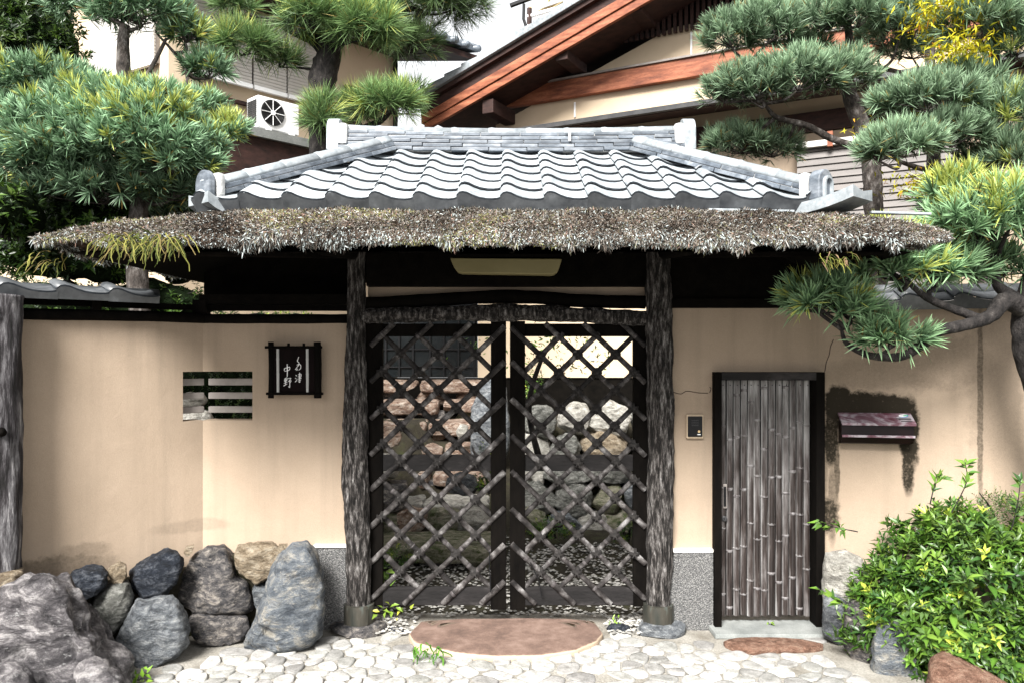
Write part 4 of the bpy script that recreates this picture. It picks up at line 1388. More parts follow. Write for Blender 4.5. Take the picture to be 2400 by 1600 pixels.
def halfcap(path, r, n=9):
    mb = MB()
    path = [Vector(p) for p in path]
    d = (path[-1] - path[0]).normalized()
    sd = d.cross(Vector((0, 0, 1))).normalized()
    up = sd.cross(d)
    for i, p in enumerate(path):
        rr = r if not isinstance(r, (list, tuple)) else r[i]
        for k in range(n):
            a = math.pi * k / (n - 1)
            mb.v.append(p + sd * (math.cos(a) * rr) + up * (math.sin(a) * rr))
    m = len(path)
    for i in range(m - 1):
        for k in range(n - 1):
            mb.f.append((i * n + k, i * n + k + 1, (i + 1) * n + k + 1, (i + 1) * n + k))
        mb.f.append((i * n, (i + 1) * n, (i + 1) * n + n - 1, i * n + n - 1))
    mb.f.append(tuple(range(n - 1, -1, -1)))
    mb.f.append(tuple((m - 1) * n + k for k in range(n)))
    return mb


def ridge_run(p0, p1, courses, widths, ch, seg, capr, capseg, start_jit=0.0, bow=0.0, capn='ridge_cap'):
    d = (p1 - p0)
    ln = d.length
    d.normalize()
    sd = d.cross(Vector((0, 0, 1))).normalized()
    up = sd.cross(d)
    rot = Matrix((d, sd, up)).transposed()
    bz = lambda s: bow * (2 * s / ln - 1) ** 2
    for c in range(courses):
        s = -(c % 2) * seg * 0.5 - rnd.uniform(0, 0.06)
        while s < ln:
            e = min(ln, s + seg * rnd.uniform(0.93, 1.04))
            a = max(0, s)
            if e - a > 0.03:
                m = (a + e) / 2
                pos = p0 + d * m + up * (ch * (c + 0.5) + bz(m)) + sd * rnd.uniform(-0.003, 0.003)
                MB().box(pos, (e - a - 0.004, widths[c], ch - 0.004), rot @ Matrix.Rotation(rnd.uniform(-0.008, 0.008), 3, 'Y')).build('ridge_tile', MAT['tile_dark'], rf, bevel=0.003)
            s = e
    s = 0.0
    while s < ln - 0.05:
        e = min(ln, s + capseg)
        za = up * (ch * courses - 0.004)
        pth = [p0 + d * (s - 0.012) + za + up * bz(s), p0 + d * (s + 0.01) + za + up * bz(s), p0 + d * (s + 0.03) + za + up * bz(s), p0 + d * e + za + up * bz(e)]
        halfcap(pth, [capr * 1.0, capr * 1.06, capr, capr * 0.97]).build(capn, MAT['tile'], rf, smooth=True)
        s = e
    MB().box(p0 + d * (ln / 2) + up * (ch * courses / 2), (ln - 0.02, min(widths) - 0.014, ch * courses - 0.01), rot).build('ridge_core', MAT['mortar'], rf)


ridge_run(Vector((-1.085, 0.0, ZR + 0.01)), Vector((1.075, 0.0, ZR + 0.005)), 5, [0.21, 0.20, 0.19, 0.18, 0.17], 0.0245, 0.24, 0.052, 0.237, bow=0.02)
# small T shaped patch of old mortar on the ridge
mb = MB()
mb.box((gx(1330), -0.112, gz(318)), (0.05, 0.008, 0.018))
mb.box((gx(1332), -0.112, gz(332)), (0.018, 0.008, 0.06))
mb.build('mortar_patch', MAT['mortar'], rf, bevel=0.004)
for sgn in (-1, 1):
    # hip ridges
    top = Vector((sgn * (RX - 0.02), -0.07, ZR + 0.015))
    low = Vector((sgn * (EX - 0.06), -EV + 0.03, ZE + 0.035))
    ridge_run(low, top, 2, [0.13, 0.115], 0.026, 0.23, 0.050, 0.24, capn='hip_cap')
    # plaster end + end tile at the lower end of the hip
    d = (low - top).normalized()
    dh = Vector((d.x, d.y, 0)).normalized()
    sd = dh.cross(Vector((0, 0, 1)))
    arc = lambda r, zc, n=14: [(r * math.cos(a), zc + r * math.sin(a)) for a in np.linspace(0, math.pi, n)]
    outer = [(0.072, -0.02)] + arc(0.072, 0.066) + [(-0.072, -0.02)]
    inner = [(0.042, -0.02)] + arc(0.042, 0.06, 10) + [(-0.042, -0.02)]
    c = low + dh * 0.01
    MB().prism([c + sd * a + Vector((0, 0, b)) for a, b in outer], dh * (0.06 if sgn > 0 else 0.035)).build('end_tile', MAT['tile_dark'], rf, bevel=0.008)
    ring = MB()
    m = len(inner)
    inn2 = [(0.030, -0.02)] + arc(0.030, 0.06, 10) + [(-0.030, -0.02)]
    cc = c + dh * 0.06
    for pr, off in ((inner, 0.0), (inner, 0.016), (inn2, 0.016), (inn2, 0.0)):
        for a, b in pr:
            ring.v.append(cc + sd * a + Vector((0, 0, b)) + dh * off)
    for r in range(3):
        for k in range(m - 1):
            ring.f.append((r * m + k, r * m + k + 1, (r + 1) * m + k + 1, (r + 1) * m + k))
    if sgn > 0:
        ring.build('end_tile_ring', MAT['tile'], rf, fix=True)
    MB().box(low + dh * -0.02 + Vector((0, 0, 0.06)), (0.05, 0.15, 0.13), Matrix((dh, sd, Vector((0, 0, 1)))).transposed()).build('mortar_end', MAT['mortar'], rf, bevel=0.02)
    # flared corner tile
    ct = MB()
    base = Vector((sgn * EX, -EV, ZE - 0.02))
    n1 = 7
    for i in range(n1):
        f = i / (n1 - 1)
        c = base + dh * (-0.16 + (0.15 if sgn < 0 else 0.34) * f) + Vector((0, 0, 0.01 + 0.055 * f * f))
        wdd = 0.12 - 0.02 * f
        for a, b in ((-wdd, 0.012), (0, -0.008), (wdd, 0.012), (wdd, -0.045), (-wdd, -0.045)):
            ct.v.append(c + sd * a + Vector((0, 0, b)))
    for i in range(n1 - 1):
        for k in range(5):
            k2 = (k + 1) % 5
            ct.f.append((i * 5 + k, i * 5 + k2, (i + 1) * 5 + k2, (i + 1) * 5 + k))
    ct.f.append((0, 1, 2, 3, 4))
    ct.f.append(tuple((n1 - 1) * 5 + k for k in (4, 3, 2, 1, 0)))
    ct.build('corner_tile', MAT['tile'], rf, fix=True)
    # ridge end tiles
    xr = -1.085 if sgn < 0 else 1.075
    MB().prism([Vector((xr - sgn * 0.005, a, ZR + 0.04 + b)) for a, b in [(0.10, -0.02)] + arc(0.095, 0.10) + [(-0.10, -0.02)]], Vector((sgn * 0.075, 0, 0))).build('end_tile', MAT['tile'], rf, bevel=0.008)
    MB().box((xr - sgn * 0.03, -0.0, ZR + 0.12), (0.07, 0.22, 0.14)).build('mortar_end', MAT['mortar'], rf, bevel=0.03)

# ------------------------------------------------------------------ thatched eave below the tiles
th = thing('thatched_eave', 'mossy grey brown bark thatch eave hanging under the tiled gate roof', 'thatch', (0, -1.0, 2.2), parent=RG)
path_in, path_out = [], []
OXL, OXR, OY, BY = -2.27, 2.07, -1.27, 0.60
nF, nS = 150, 40
for k in range(nS):
    f = k / nS
    path_in.append(Vector((-1.74, BY * (1 - f) - 0.93 * f, 2.445)))
    path_out.append(Vector((OXL, BY * (1 - f) + OY * f, 2.335)))
for k in range(nF + 1):
    f = k / nF
    path_in.append(Vector((-1.74 + 3.48 * f, -0.93, 2.445)))
    path_out.append(Vector((OXL + (OXR - OXL) * f, OY, 2.335)))
for k in range(1, nS + 1):
    f = k / nS
    path_in.append(Vector((1.74, -0.93 + (BY + 0.93) * f, 2.445)))
    path_out.append(Vector((OXR, OY + (BY - OY) * f, 2.335)))
SEC = [(0.0, 0.03), (0.2, 0.045), (0.45, 0.05), (0.7, 0.045), (0.88, 0.025), (0.97, -0.005), (1.0, -0.035), (0.985, -0.065), (0.93, -0.082), (0.75, -0.075), (0.4, -0.04)]
mb = MB()
S = len(SEC)
grid = []
for a, b in zip(path_in, path_out):
    lift = max(abs(b.x) / 2.3, 0) ** 4 * -0.045
    thin = 1 - 0.80 * max(0, min(1, (abs(b.x) - 1.35) / 0.95)) ** 1.2
    row = []
    for s, z in SEC:
        p = a.lerp(b, s)
        nz = noise.noise(Vector((b.x * 4, b.y * 4, s * 3))) * 0.028 + noise.noise(Vector((b.x * 13, b.y * 13, s * 6))) * 0.018
        zz = p.z + lift * s + z * thin + nz
        if s > 0.9:
            e = noise.noise(Vector((b.x * 7, b.y * 7, 5))) + 0.7 * noise.noise(Vector((b.x * 19, b.y * 19, 8)))
            p = p + (b - a).normalized() * (e * 0.035)
            zz -= max(0, e) * 0.03
        row.append(Vector((p.x, p.y, zz)))
    grid.append(row)
for row in grid:
    mb.v += row
for i in range(len(grid) - 1):
    for k in range(S - 1):
        q = i * S + k
        mb.f.append((q, q + S, q + S + 1, q + 1))
mb.build('thatch_bed', MAT['thatch_base'], th, smooth=True)


def strands(name, pos, dirs, ln, wd, c0, c1, mat, parent, droop=0.25, kind='stuff', flatup=False):
    """many bent needle or strand blades as one mesh (numpy)"""
    N = len(pos)
    dirs = dirs / np.linalg.norm(dirs, axis=1, keepdims=True)
    ax = npr.normal(size=(N, 3))
    sd = np.cross(dirs, ax)
    sd /= np.maximum(np.linalg.norm(sd, axis=1, keepdims=True), 1e-6)
    L_ = ln[:, None]
    W_ = wd[:, None] * 0.5
    dr_ = np.zeros((N, 3))
    dr_[:, 2] = -droop
    mid = pos + dirs * L_ * 0.55 + dr_ * L_ * 0.2
    tip = pos + dirs * L_ + dr_ * L_ * 0.75
    V = np.stack([pos - sd * W_ * 0.7, pos + sd * W_ * 0.7, mid - sd * W_, mid + sd * W_, tip], 1).reshape(-1, 3)
    base = pos.mean(0)
    V = V - base
    o5 = (np.arange(N) * 5)[:, None]
    loops = np.concatenate([o5 + np.array([[0, 1, 3, 2]]), o5 + np.array([[2, 3, 4]])], 1).reshape(-1)
    me = bpy.data.meshes.new(name)
    me.vertices.add(N * 5)
    me.vertices.foreach_set('co', V.reshape(-1).astype(np.float32))
    me.loops.add(len(loops))
    me.loops.foreach_set('vertex_index', loops.astype(np.int32))
    me.polygons.add(N * 2)
    ls = (np.arange(N) * 7)[:, None] + np.array([[0, 4]])
    me.polygons.foreach_set('loop_start', ls.reshape(-1).astype(np.int32))
    me.update(calc_edges=True)
    at = me.color_attributes.new('Col', 'FLOAT_COLOR', 'POINT')
    C = np.ones((N, 5, 4), np.float32)
    C[:, 0:2, :3] = c0[:, None, :]
    C[:, 2:4, :3] = (0.5 * (c0 + c1))[:, None, :]
    C[:, 4, :3] = c1
    at.data.foreach_set('color', C.reshape(-1))
    me.materials.append(mat)
    return put(name, me, parent, Matrix.Translation(Vector(base)), kind=kind)


G = np.array([[tuple(p) for p in r] for r in grid])       # perimeter x section x 3
NTH = 240000
ii = npr.uniform(0, len(grid) - 1.001, NTH)
kk = np.where(npr.rand(NTH) < 0.62, npr.uniform(0, 5.0, NTH), npr.uniform(4.6, 8.2, NTH))
i0, k0 = ii.astype(int), kk.astype(int)
fi, fk = (ii - i0)[:, None], (kk - k0)[:, None]
pos = (G[i0, k0] * (1 - fi) + G[i0 + 1, k0] * fi) * (1 - fk) + (G[i0, k0 + 1] * (1 - fi) + G[i0 + 1, k0 + 1] * fi) * fk
dn = G[i0, k0 + 1] - G[i0, k0]
dn /= np.linalg.norm(dn, axis=1, keepdims=True)
al = G[np.minimum(i0 + 1, len(grid) - 1), k0] - G[i0, k0]
al /= np.maximum(np.linalg.norm(al, axis=1, keepdims=True), 1e-6)
nr = np.cross(al, dn)
nr = np.where((nr[:, 2:3] < 0) & (kk[:, None] < 5), -nr, nr)
edge = np.clip((kk - 4.3) / 2.0, 0, 1)[:, None]
dirs = dn * (0.5 + 0.3 * edge) + nr * npr.uniform(0.1, 0.9, (NTH, 1)) * (1 - 0.55 * edge) + npr.normal(size=(NTH, 3)) * 0.85 + np.array([[0, 0, -0.35]]) * edge
pal = np.array([(0.022, 0.018, 0.015), (0.065, 0.054, 0.045), (0.12, 0.105, 0.09), (0.19, 0.175, 0.155), (0.095, 0.09, 0.05), (0.19, 0.125, 0.10), (0.30, 0.29, 0.27)])
clump = np.array([noise.noise(Vector((p[0] * 3.2, p[1] * 3.2, p[2] * 6))) for p in pos])
pick = np.clip((clump * 4.2 + npr.normal(0, 1.45, NTH) + 2.5), 0, 6.49).astype(int)
c0 = pal[pick] * npr.uniform(0.75, 1.15, (NTH, 1))
lich = (npr.rand(NTH) < 0.08 + 0.20 * (edge[:, 0] > 0.35))
c0[lich] = np.array([0.27, 0.30, 0.295]) * npr.uniform(0.65, 1.25, (lich.sum(), 1))
moss = (clump > 0.28) & (npr.rand(NTH) < 0.25)
c0[moss] = np.array([0.17, 0.17, 0.07])
tuftn = np.array([noise.noise(Vector((p[0] * 9, p[1] * 9, 2))) for p in pos])
ln = np.where(npr.rand(NTH) < 0.7, npr.uniform(0.006, 0.013, NTH), npr.uniform(0.012, 0.028, NTH)) * (1 + 0.7 * edge[:, 0] * np.clip(tuftn * 3, -0.6, 1))
strands('thatch_strands', pos, dirs, ln, npr.uniform(0.0028, 0.0060, NTH), c0 * 1.15, c0 * 1.65, MAT['thatch'], th, 0.2)
# a few bare pale bark battens showing on the thatch
for x0, x1, y in ((1660, 1860, 497), (1690, 1830, 507), (1420, 1500, 505), (2040, 2180, 503)):
    a, b = P(x0, y, -1.03), P(x1, y + 4, -1.03)
    MB().box((a + b) / 2 + Vector((0, 0, 0.01)), ((b - a).length, 0.03, 0.012), Matrix.Rotation(-math.atan2((b - a).z, (b - a).x), 3, 'Y')).build('batten', MAT['tile'], th, bevel=0.003)

# dark soffit, rafters, eave purlin
sf = thing('eave_soffit', 'blackened board soffit and log rafters under the gate roof', 'soffit', (0, -0.6, 2.25), parent=RG)
s0, s1 = 2.235, 2.46
mb = MB()
A = [Vector((OXL + 0.12, OY + 0.10, s0)), Vector((OXR - 0.12, OY + 0.10, s0)), Vector((OXR - 0.12, BY - 0.1, s0)), Vector((OXL + 0.12, BY - 0.1, s0))]
B_ = [Vector((-1.5, 0.03, s1)), Vector((1.5, 0.03, s1))]
mb.add(A + B_, [(0, 1, 5, 4), (1, 2, 5), (2, 3, 4, 5), (3, 0, 4)])
mb.build('soffit_boards', MAT['soffit'], sf)
for k in range(13):
    x = -1.62 + 3.24 * k / 12
    MB().tube([(x * 1.0, OY + 0.16, s0 + 0.022), (x * 0.92, -0.02, s1 - 0.02)], 0.022, 9, amp=0.1, sc=20).build('rafter', MAT['dark_wood'], sf, smooth=True)
MB().tube([(x, -0.72, 2.345 + 0.01 * math.sin(x * 3)) for x in np.linspace(-2.05, 1.95, 20)], 0.045, 12, amp=0.08, sc=10).build('purlin', MAT['dark_wood'], sf, smooth=True)
MB().box((-1.5, 0.22, 2.30), (1.06, 0.04, 0.34)).build('dark_board', MAT['soffit'], sf)  # dark panel added to keep the gap under the eave dark
for sx in (-1, 1):
    MB().tube([(sx * 1.9, -1.0, 2.28), (sx * 1.0, 0.0, 2.38)], 0.04, 10, amp=0.08, sc=12).build('hip_rafter', MAT['dark_wood'], sf, smooth=True)
for x in (-1.0, 0.95):
    MB().tube([(x, 0.05, 2.38), (x, -0.86, 2.30)], 0.04, 10, amp=0.08, sc=12).build('bracket_arm', MAT['dark_wood'], sf, smooth=True)

# ------------------------------------------------------------------ inner garden: steps, rocks, gravel
gs = thing('garden_steps', 'rough rust coloured stone steps climbing behind the lattice gate', 'steps', (-0.55, 1.0, 0))
lev = [(1282, 1.3, 'mossy'), (1178, 2.4, 'pale'), (1110, 2.9, 'rust'), (1048, 3.4, 'rust'), (990, 3.9, 'rust'), (940, 4.4, 'rust'), (892, 4.9, 'rust')]
for y, Y, key in lev:
    D = Y + 5
    z = CH - (y - HY) * D / F
    xl, xr = (868 - 1200) * D / F, (1150 - 1200) * D / F
    if key == 'mossy':
        xl, xr = (860 - 1200) * D / F, (1180 - 1200) * D / F
    n = 2 if key != 'mossy' else 1
    cuts = [xl] + sorted([xl + (xr - xl) * rnd.uniform(0.38, 0.62) for _ in range(n - 1)]) + [xr]
    for i in range(n):
        a, b = cuts[i] + 0.012, cuts[i + 1] - 0.012
        hh = rnd.uniform(0.13, 0.17)
        dep = 0.66
        c = Vector(((a + b) / 2, Y + dep / 2, z - hh / 2))
        out = [c + Vector((sx * (b - a) / 2 * rnd.uniform(0.93, 1.03), sy * dep / 2 * rnd.uniform(0.9, 1.05), 0)) for sx, sy in
               ((-1, -0.8), (-0.9, -1), (-0.3, -1.05), (0.3, -1), (0.9, -1), (1, -0.8), (1, 0.8), (0.8, 1), (0, 1), (-0.8, 1), (-1, 0.8))]
        rock('step_stone', out, hh, ST[key], gs, nrm=Vector((0, -0.01, 1)), rough=0.028, power=7, sub=4, facets=6)
    # riser stones below
    for i in range(3):
        a = xl + (xr - xl) * (i + rnd.uniform(0, 0.1)) / 3
        b = xl + (xr - xl) * (i + 0.95) / 3
        c = Vector(((a + b) / 2, Y + 0.26, z - 0.22))
        rock('riser_stone', [c + Vector(((b - a) / 2 * math.cos(q), 0, 0.13 * math.sin(q))) for q in np.linspace(0, 6.28, 9)[:-1]], 0.3, ST[rnd.choice(['rust', 'brown', 'mossy'])], gs, nrm=Vector((0, -1, 0)), sub=3, rough=0.05)

for x, y, rx, ry, key in ((905, 1020, 38, 34, 'rust'), (900, 1090, 40, 38, 'pale'), (915, 1160, 45, 36, 'brown'), (900, 1225, 42, 36, 'mossy'), (965, 1215, 40, 30, 'rust'), (1040, 1215, 45, 30, 'mossy'), (1110, 1220, 40, 32, 'pale')):
    pxrock('side_rock', blob(x, y, rx, ry, 8, 0.2), 2.15, 0.35, ST[key], gs, sub=4, rough=0.06, power=3.6)
rk = thing('garden_rockery', 'pale rock retaining wall seen through the lattice beside the straight post', 'rock wall', (0.6, 1.6, 0))
yy = 945
row = 0
while yy < 1225:
    hpx = rnd.uniform(55, 80)
    x = 1215 + rnd.uniform(-25, 10)
    while x < 1515:
        wpx = rnd.uniform(60, 120)
        Y = 3.1 - 0.05 * row
        pxrock('rock', blob(x + wpx / 2, yy + hpx / 2, wpx * 0.57, hpx * 0.60, 7, 0.24), Y + rnd.uniform(-0.06, 0.06), 0.42, ST[rnd.choice(['pale', 'pale', 'pale', 'pale', 'tan', 'green']) if row < 3 else rnd.choice(['pale', 'green', 'mossy', 'grey', 'mossy'])], rk, sub=4, rough=0.06, power=4, cutin=2.2)
        x += wpx * 0.97
    yy += hpx * 0.93
    row += 1
pxrock('standing_rock', [(1100, 1070), (1105, 960), (1125, 900), (1150, 880), (1185, 900), (1195, 1000), (1190, 1075)], 3.3, 0.4, ST['grey'], sub=4, rough=0.05,
       label='upright blue grey rock beside the top of the garden steps', cat='rock')
pxrock('white_rock', [(1068, 1010), (1078, 992), (1096, 995), (1100, 1015), (1090, 1030), (1074, 1030)], 3.3, 0.2, ST['pale'], sub=3, label='small white rock lying on the garden steps', cat='rock')
pxrock('white_rock', [(1040, 1150), (1050, 1118), (1080, 1105), (1115, 1115), (1125, 1140), (1100, 1160)], 1.2, 0.25, ST['grey'], sub=3, label='rounded pale grey rock at the edge of the lower steps', cat='rock')
for px, Y, key, lab in (([(415, 930), (440, 918), (480, 922), (490, 940), (470, 955), (425, 955)], 1.7, 'pale', 'pale rock seen through the top of the slit window'),
                        ([(420, 972), (450, 955), (490, 962), (505, 985), (470, 1000), (425, 1000)], 1.5, 'pale', 'flat pale rock seen through the middle of the slit window'),
                        ([(440, 1012), (470, 998), (510, 1004), (530, 1030), (480, 1045)], 1.25, 'green', 'greenish rock seen through the bottom of the slit window')):
    pxrock('garden_rock', px, Y, 0.3, ST[key], sub=3, label=lab, cat='rock')

# gravel by the gate: uncountable
N = 4200
gv, gf, gc = [], [], []
octv = [(1, 0, 0), (0, 1, 0), (-1, 0, 0), (0, -1, 0), (0, 0, 0.8), (0, 0, -0.6)]
octf = [(0, 1, 4), (1, 2, 4), (2, 3, 4), (3, 0, 4), (1, 0, 5), (2, 1, 5), (3, 2, 5), (0, 3, 5)]
for k in range(N):
    if k % 14 == 0:
        x, y = rnd.choice([rnd.uniform(-0.92, -0.62), rnd.uniform(0.60, 0.86)]), rnd.uniform(-0.12, 0.22)
        z = 0.01
    else:
        x, y = rnd.uniform(-1.0, 1.5), rnd.uniform(0.22, 2.2)
        z = terrain(x, y) - 0.045 if y > 0.3 else 0.005
    s = rnd.uniform(0.008, 0.017)
    a = rnd.uniform(0, 6)
    b = len(gv)
    for q in octv:
        gv.append((x + s * (q[0] * math.cos(a) - q[1] * math.sin(a)) * 1.2, y + s * (q[0] * math.sin(a) + q[1] * math.cos(a)), z + s * 0.7 * q[2] + s * 0.4))
    gf += [tuple(b + i for i in f) for f in octf]
    v = rnd.uniform(0.12, 0.5)
    gc += [(v, v * 0.97, v * 0.9, 1)] * 6
me = bpy.data.meshes.new('gravel')
me.from_pydata(gv, [], gf)
at = me.color_attributes.new('Col', 'FLOAT_COLOR', 'POINT')
at.data.foreach_set('color', np.array(gc, np.float32).reshape(-1))
me.materials.append(MAT['gravel'])
put('gravel', me, None, None, kind='stuff', label='loose white gravel behind and under the lattice gate')

# ------------------------------------------------------------------ veranda annex seen through the gate
va = thing('veranda_annex', 'low cream annex with a dark glazed veranda behind the garden steps', 'building', (0, 5.9, 1.0))
VY = 5.8
vx = lambda x: (x - 1200) * (VY + 5) / F
vz = lambda y: CH - (y - HY) * (VY + 5) / F
MB().box(((vx(1120) + vx(1640)) / 2, VY + 0.15, (vz(884) + 2.9) / 2), (vx(1640) - vx(1120), 0.3, 2.9 - vz(884))).build('wall', MAT['cream_wall'], va)
MB().box(((vx(860) + vx(1640)) / 2, VY + 0.18, (0.8 + vz(886)) / 2), (vx(1640) - vx(860), 0.3, vz(886) - 0.8)).build('foundation_shade', MAT['soffit'], va)  # near black face painted for the shade below the floor
MB().box(((vx(860) + vx(1118)) / 2, VY + 0.2, (vz(884) + 2.9) / 2), (vx(1118) - vx(860), 0.05, 2.9 - vz(884))).build('glazing', MAT['glass_dark'], va)
MB().box(((vx(850) + vx(1640)) / 2, VY + 0.1, 2.96), (vx(1640) - vx(850), 0.9, 0.1)).build('roof', MAT['tile_dark'], va)
for x in (900, 932, 965, 1005, 1038, 1073, 1110):
    MB().box((vx(x), VY + 0.16, (vz(884) + 2.9) / 2), (0.022, 0.04, 2.9 - vz(884))).build('mullion', MAT['black_metal'], va)
for y in (818, 860):
    MB().box(((vx(860) + vx(1118)) / 2, VY + 0.165, vz(y)), (vx(1118) - vx(860), 0.03, 0.018)).build('transom', MAT['black_metal'], va)

# ------------------------------------------------------------------ gabled house on the right
U = Vector((0.883, -0.469, 0)).normalized()
NG = Vector((-0.469, -0.883, 0)).normalized()
OG = Vector((-0.065, 7.0, 0))
gh = thing('gabled_house', 'cream house with a red brown timbered gable rising behind the gate roof', 'building', tuple(OG))


def sz(x, y, n=0.0):
    p = RP(x, y, OG + NG * n, NG)
    return (p - OG).dot(U), p.z


def gp(s, n, z):
    return OG + U * s + NG * n + Vector((0, 0, z))


sa, za = sz(1010, 298, 0.75)
sb_, zb3 = sz(1525, 0, 0.75)
sl_ = (zb3 - za) / (sb_ - sa)          # roof pitch
s_w = sz(1162, 290)[0]
S_AP = 6.2
zrf = lambda s: za + sl_ * (s - sa)      # lower edge line of the barge board
# wall up to under the roof
zw = lambda s: zrf(s) - 0.12
poly = [gp(s_w, 0, 0.9), gp(S_AP * 2 - s_w, 0, 0.9), gp(S_AP * 2 - s_w, 0, zw(s_w)), gp(S_AP, 0, zw(S_AP)), gp(s_w, 0, zw(s_w))]
MB().prism(poly, -NG * 5).build('wall', MAT['cream_wall'], gh)


def sloped(name, mat, d0, d1, n0, n1, s0, s1, bev=0.0, par=None):
    """board following the left roof slope: d0..d1 above the barge line, n0..n1 in depth"""
    pts = [gp(s0, n0, zrf(s0) + d0), gp(s1, n0, zrf(s1) + d0), gp(s1, n0, zrf(s1) + d1), gp(s0, n0, zrf(s0) + d1)]
    return MB().prism(pts, NG * (n1 - n0)).build(name, mat, par or gh, bevel=bev)


def sloped_r(name, mat, d0, d1, n0, n1):
    R_ = lambda s: 2 * S_AP - s
    pts = [gp(R_(sa - 0.2), n0, zrf(sa - 0.2) + d0), gp(R_(S_AP), n0, zrf(S_AP) + d0), gp(R_(S_AP), n0, zrf(S_AP) + d1), gp(R_(sa - 0.2), n0, zrf(sa - 0.2) + d1)]
    return MB().prism(pts, NG * (n1 - n0)).build(name, mat, gh)


sloped('barge_board', MAT['red_wood'], 0.0, 0.11, 0.69, 0.75, sa - 0.12, S_AP, 0.006)
sloped('barge_board', MAT['red_wood'], 0.115, 0.24, 0.66, 0.775, sa - 0.16, S_AP, 0.008)
sloped('verge_board', MAT['brown_wood'], 0.245, 0.40, 0.60, 0.72, sa - 0.2, S_AP)
roof_l = sloped('roof', MAT['brown_wood'], 0.40, 0.47, -5.5, 0.80, sa - 0.25, S_AP)
sloped_r('barge_board', MAT['red_wood'], 0.0, 0.24, 0.69, 0.75)
sloped_r('roof', MAT['tile_dark'], 0.40, 0.47, -5.5, 0.80)
sloped('soffit', MAT['brown_wood'], 0.03, 0.06, 0.001, 0.68, sa + 0.05, S_AP)
# verge tiles stepping up the gable edge
q = sa - 0.28
k = 0
while q < S_AP - 0.3:
    pts = [gp(q, 0.50, zrf(q) + 0.475), gp(q + 0.31, 0.50, zrf(q + 0.31) + 0.475), gp(q + 0.31, 0.50, zrf(q + 0.31) + 0.56), gp(q, 0.50, zrf(q) + 0.60)]
    MB().prism(pts, NG * 0.36).build('verge_tile', MAT['tile'], roof_l, bevel=0.01)
    q += 0.29
# main slope tiles beyond the verge read as long rounded rows
for k in range(9):
    n = 0.35 - k * 0.62
    pth = [gp(s_, n, zrf(s_) + 0.49) for s_ in (sa - 0.25, S_AP)]
    MB().tube(pth, 0.075, 8).build('tile_row', MAT['tile'], roof_l, smooth=True)
# beams on the gable wall
zb_lo = sz(1190, 256, 0.03)[1]
zb_hi = zb_lo + 0.26
MB().prism([gp(sa + 0.35, 0.001, zb_lo), gp(S_AP * 2 - sa, 0.001, zb_lo), gp(S_AP * 2 - sa, 0.001, zb_hi), gp(sa + 0.35, 0.001, zb_hi)], NG * 0.10).build('tie_beam', MAT['red_wood'], gh, bevel=0.01)
MB().prism([gp(sa + 0.35, 0.001, zb_hi + 0.004), gp(S_AP * 2 - sa, 0.001, zb_hi + 0.004), gp(S_AP * 2 - sa, 0.001, zb_hi + 0.03), gp(sa + 0.35, 0.001, zb_hi + 0.03)], NG * 0.13).build('beam_ledge', MAT['grey_bar'], gh)
zl2 = sz(1640, 232, 0.3)[1]
# pent eave under the cream strip
MB().prism([gp(s_w - 0.2, 0.001, zl2), gp(s_w - 0.2, 0.75, zl2 - 0.20), gp(s_w - 0.2, 0.75, zl2 - 0.26), gp(s_w - 0.2, 0.001, zl2 - 0.12)], U * 11).build('pent_roof', MAT['brown_wood'], gh)
MB().prism([gp(s_w - 0.22, 0.76, zl2 - 0.17), gp(s_w - 0.22, 0.80, zl2 - 0.18), gp(s_w - 0.22, 0.80, zl2 - 0.24), gp(s_w - 0.22, 0.76, zl2 - 0.25)], U * 11).build('gutter', MAT['grey_metal'], gh)
MB().prism([gp(s_w + 0.2, 0.001, zl2 - 0.55), gp(s_w + 10, 0.001, zl2 - 0.55), gp(s_w + 10, 0.001, zl2 - 0.30), gp(s_w + 0.2, 0.001, zl2 - 0.30)], NG * 0.06).build('lower_beam', MAT['brown_wood'], gh)
MB().prism([gp(s_w + 0.01, 0.001, 1.0), gp(s_w + 10, 0.001, 1.0), gp(s_w + 10, 0.001, zl2 - 0.56), gp(s_w + 0.01, 0.001, zl2 - 0.56)], NG * 0.02).build('lower_wall', MAT['brown_wood'] if False else MAT['plaster'], gh)
# purlin ends under the barge board
for x, y in ((1335, 140), (1165, 262), (1505, 30)):
    s_, z_ = sz(x, y, 0.4)
    MB().prism([gp(s_ - 0.09, -0.02, z_ - 0.10), gp(s_ + 0.09, -0.02, z_ - 0.10), gp(s_ + 0.09, -0.02, z_ + 0.10), gp(s_ - 0.09, -0.02, z_ + 0.10)], NG * 0.70).build('purlin_end', MAT['brown_wood'], gh, bevel=0.01)
# slatted gable vent
vs0, vz0 = sz(1424, 108, 0.06)
vs1 = sz(1740, 60, 0.06)[0]
vent = MB().prism([gp(vs0, 0.001, vz0 + 0.1), gp(vs1, 0.001, vz0 + 0.1), gp(vs1, 0.001, vz0 + 1.1), gp(vs0, 0.001, vz0 + 1.1)], NG * 0.02).build('vent_panel', MAT['soffit'], gh)
ns = 24
for k in range(ns):
    s_ = vs0 + (vs1 - vs0) * (k + 0.5) / ns
    MB().prism([gp(s_ - 0.022, 0.025, vz0), gp(s_ + 0.022, 0.025, vz0), gp(s_ + 0.022, 0.025, vz0 + 1.1), gp(s_ - 0.022, 0.025, vz0 + 1.1)], NG * 0.05).build('vent_slat', MAT['brown_wood'], vent)
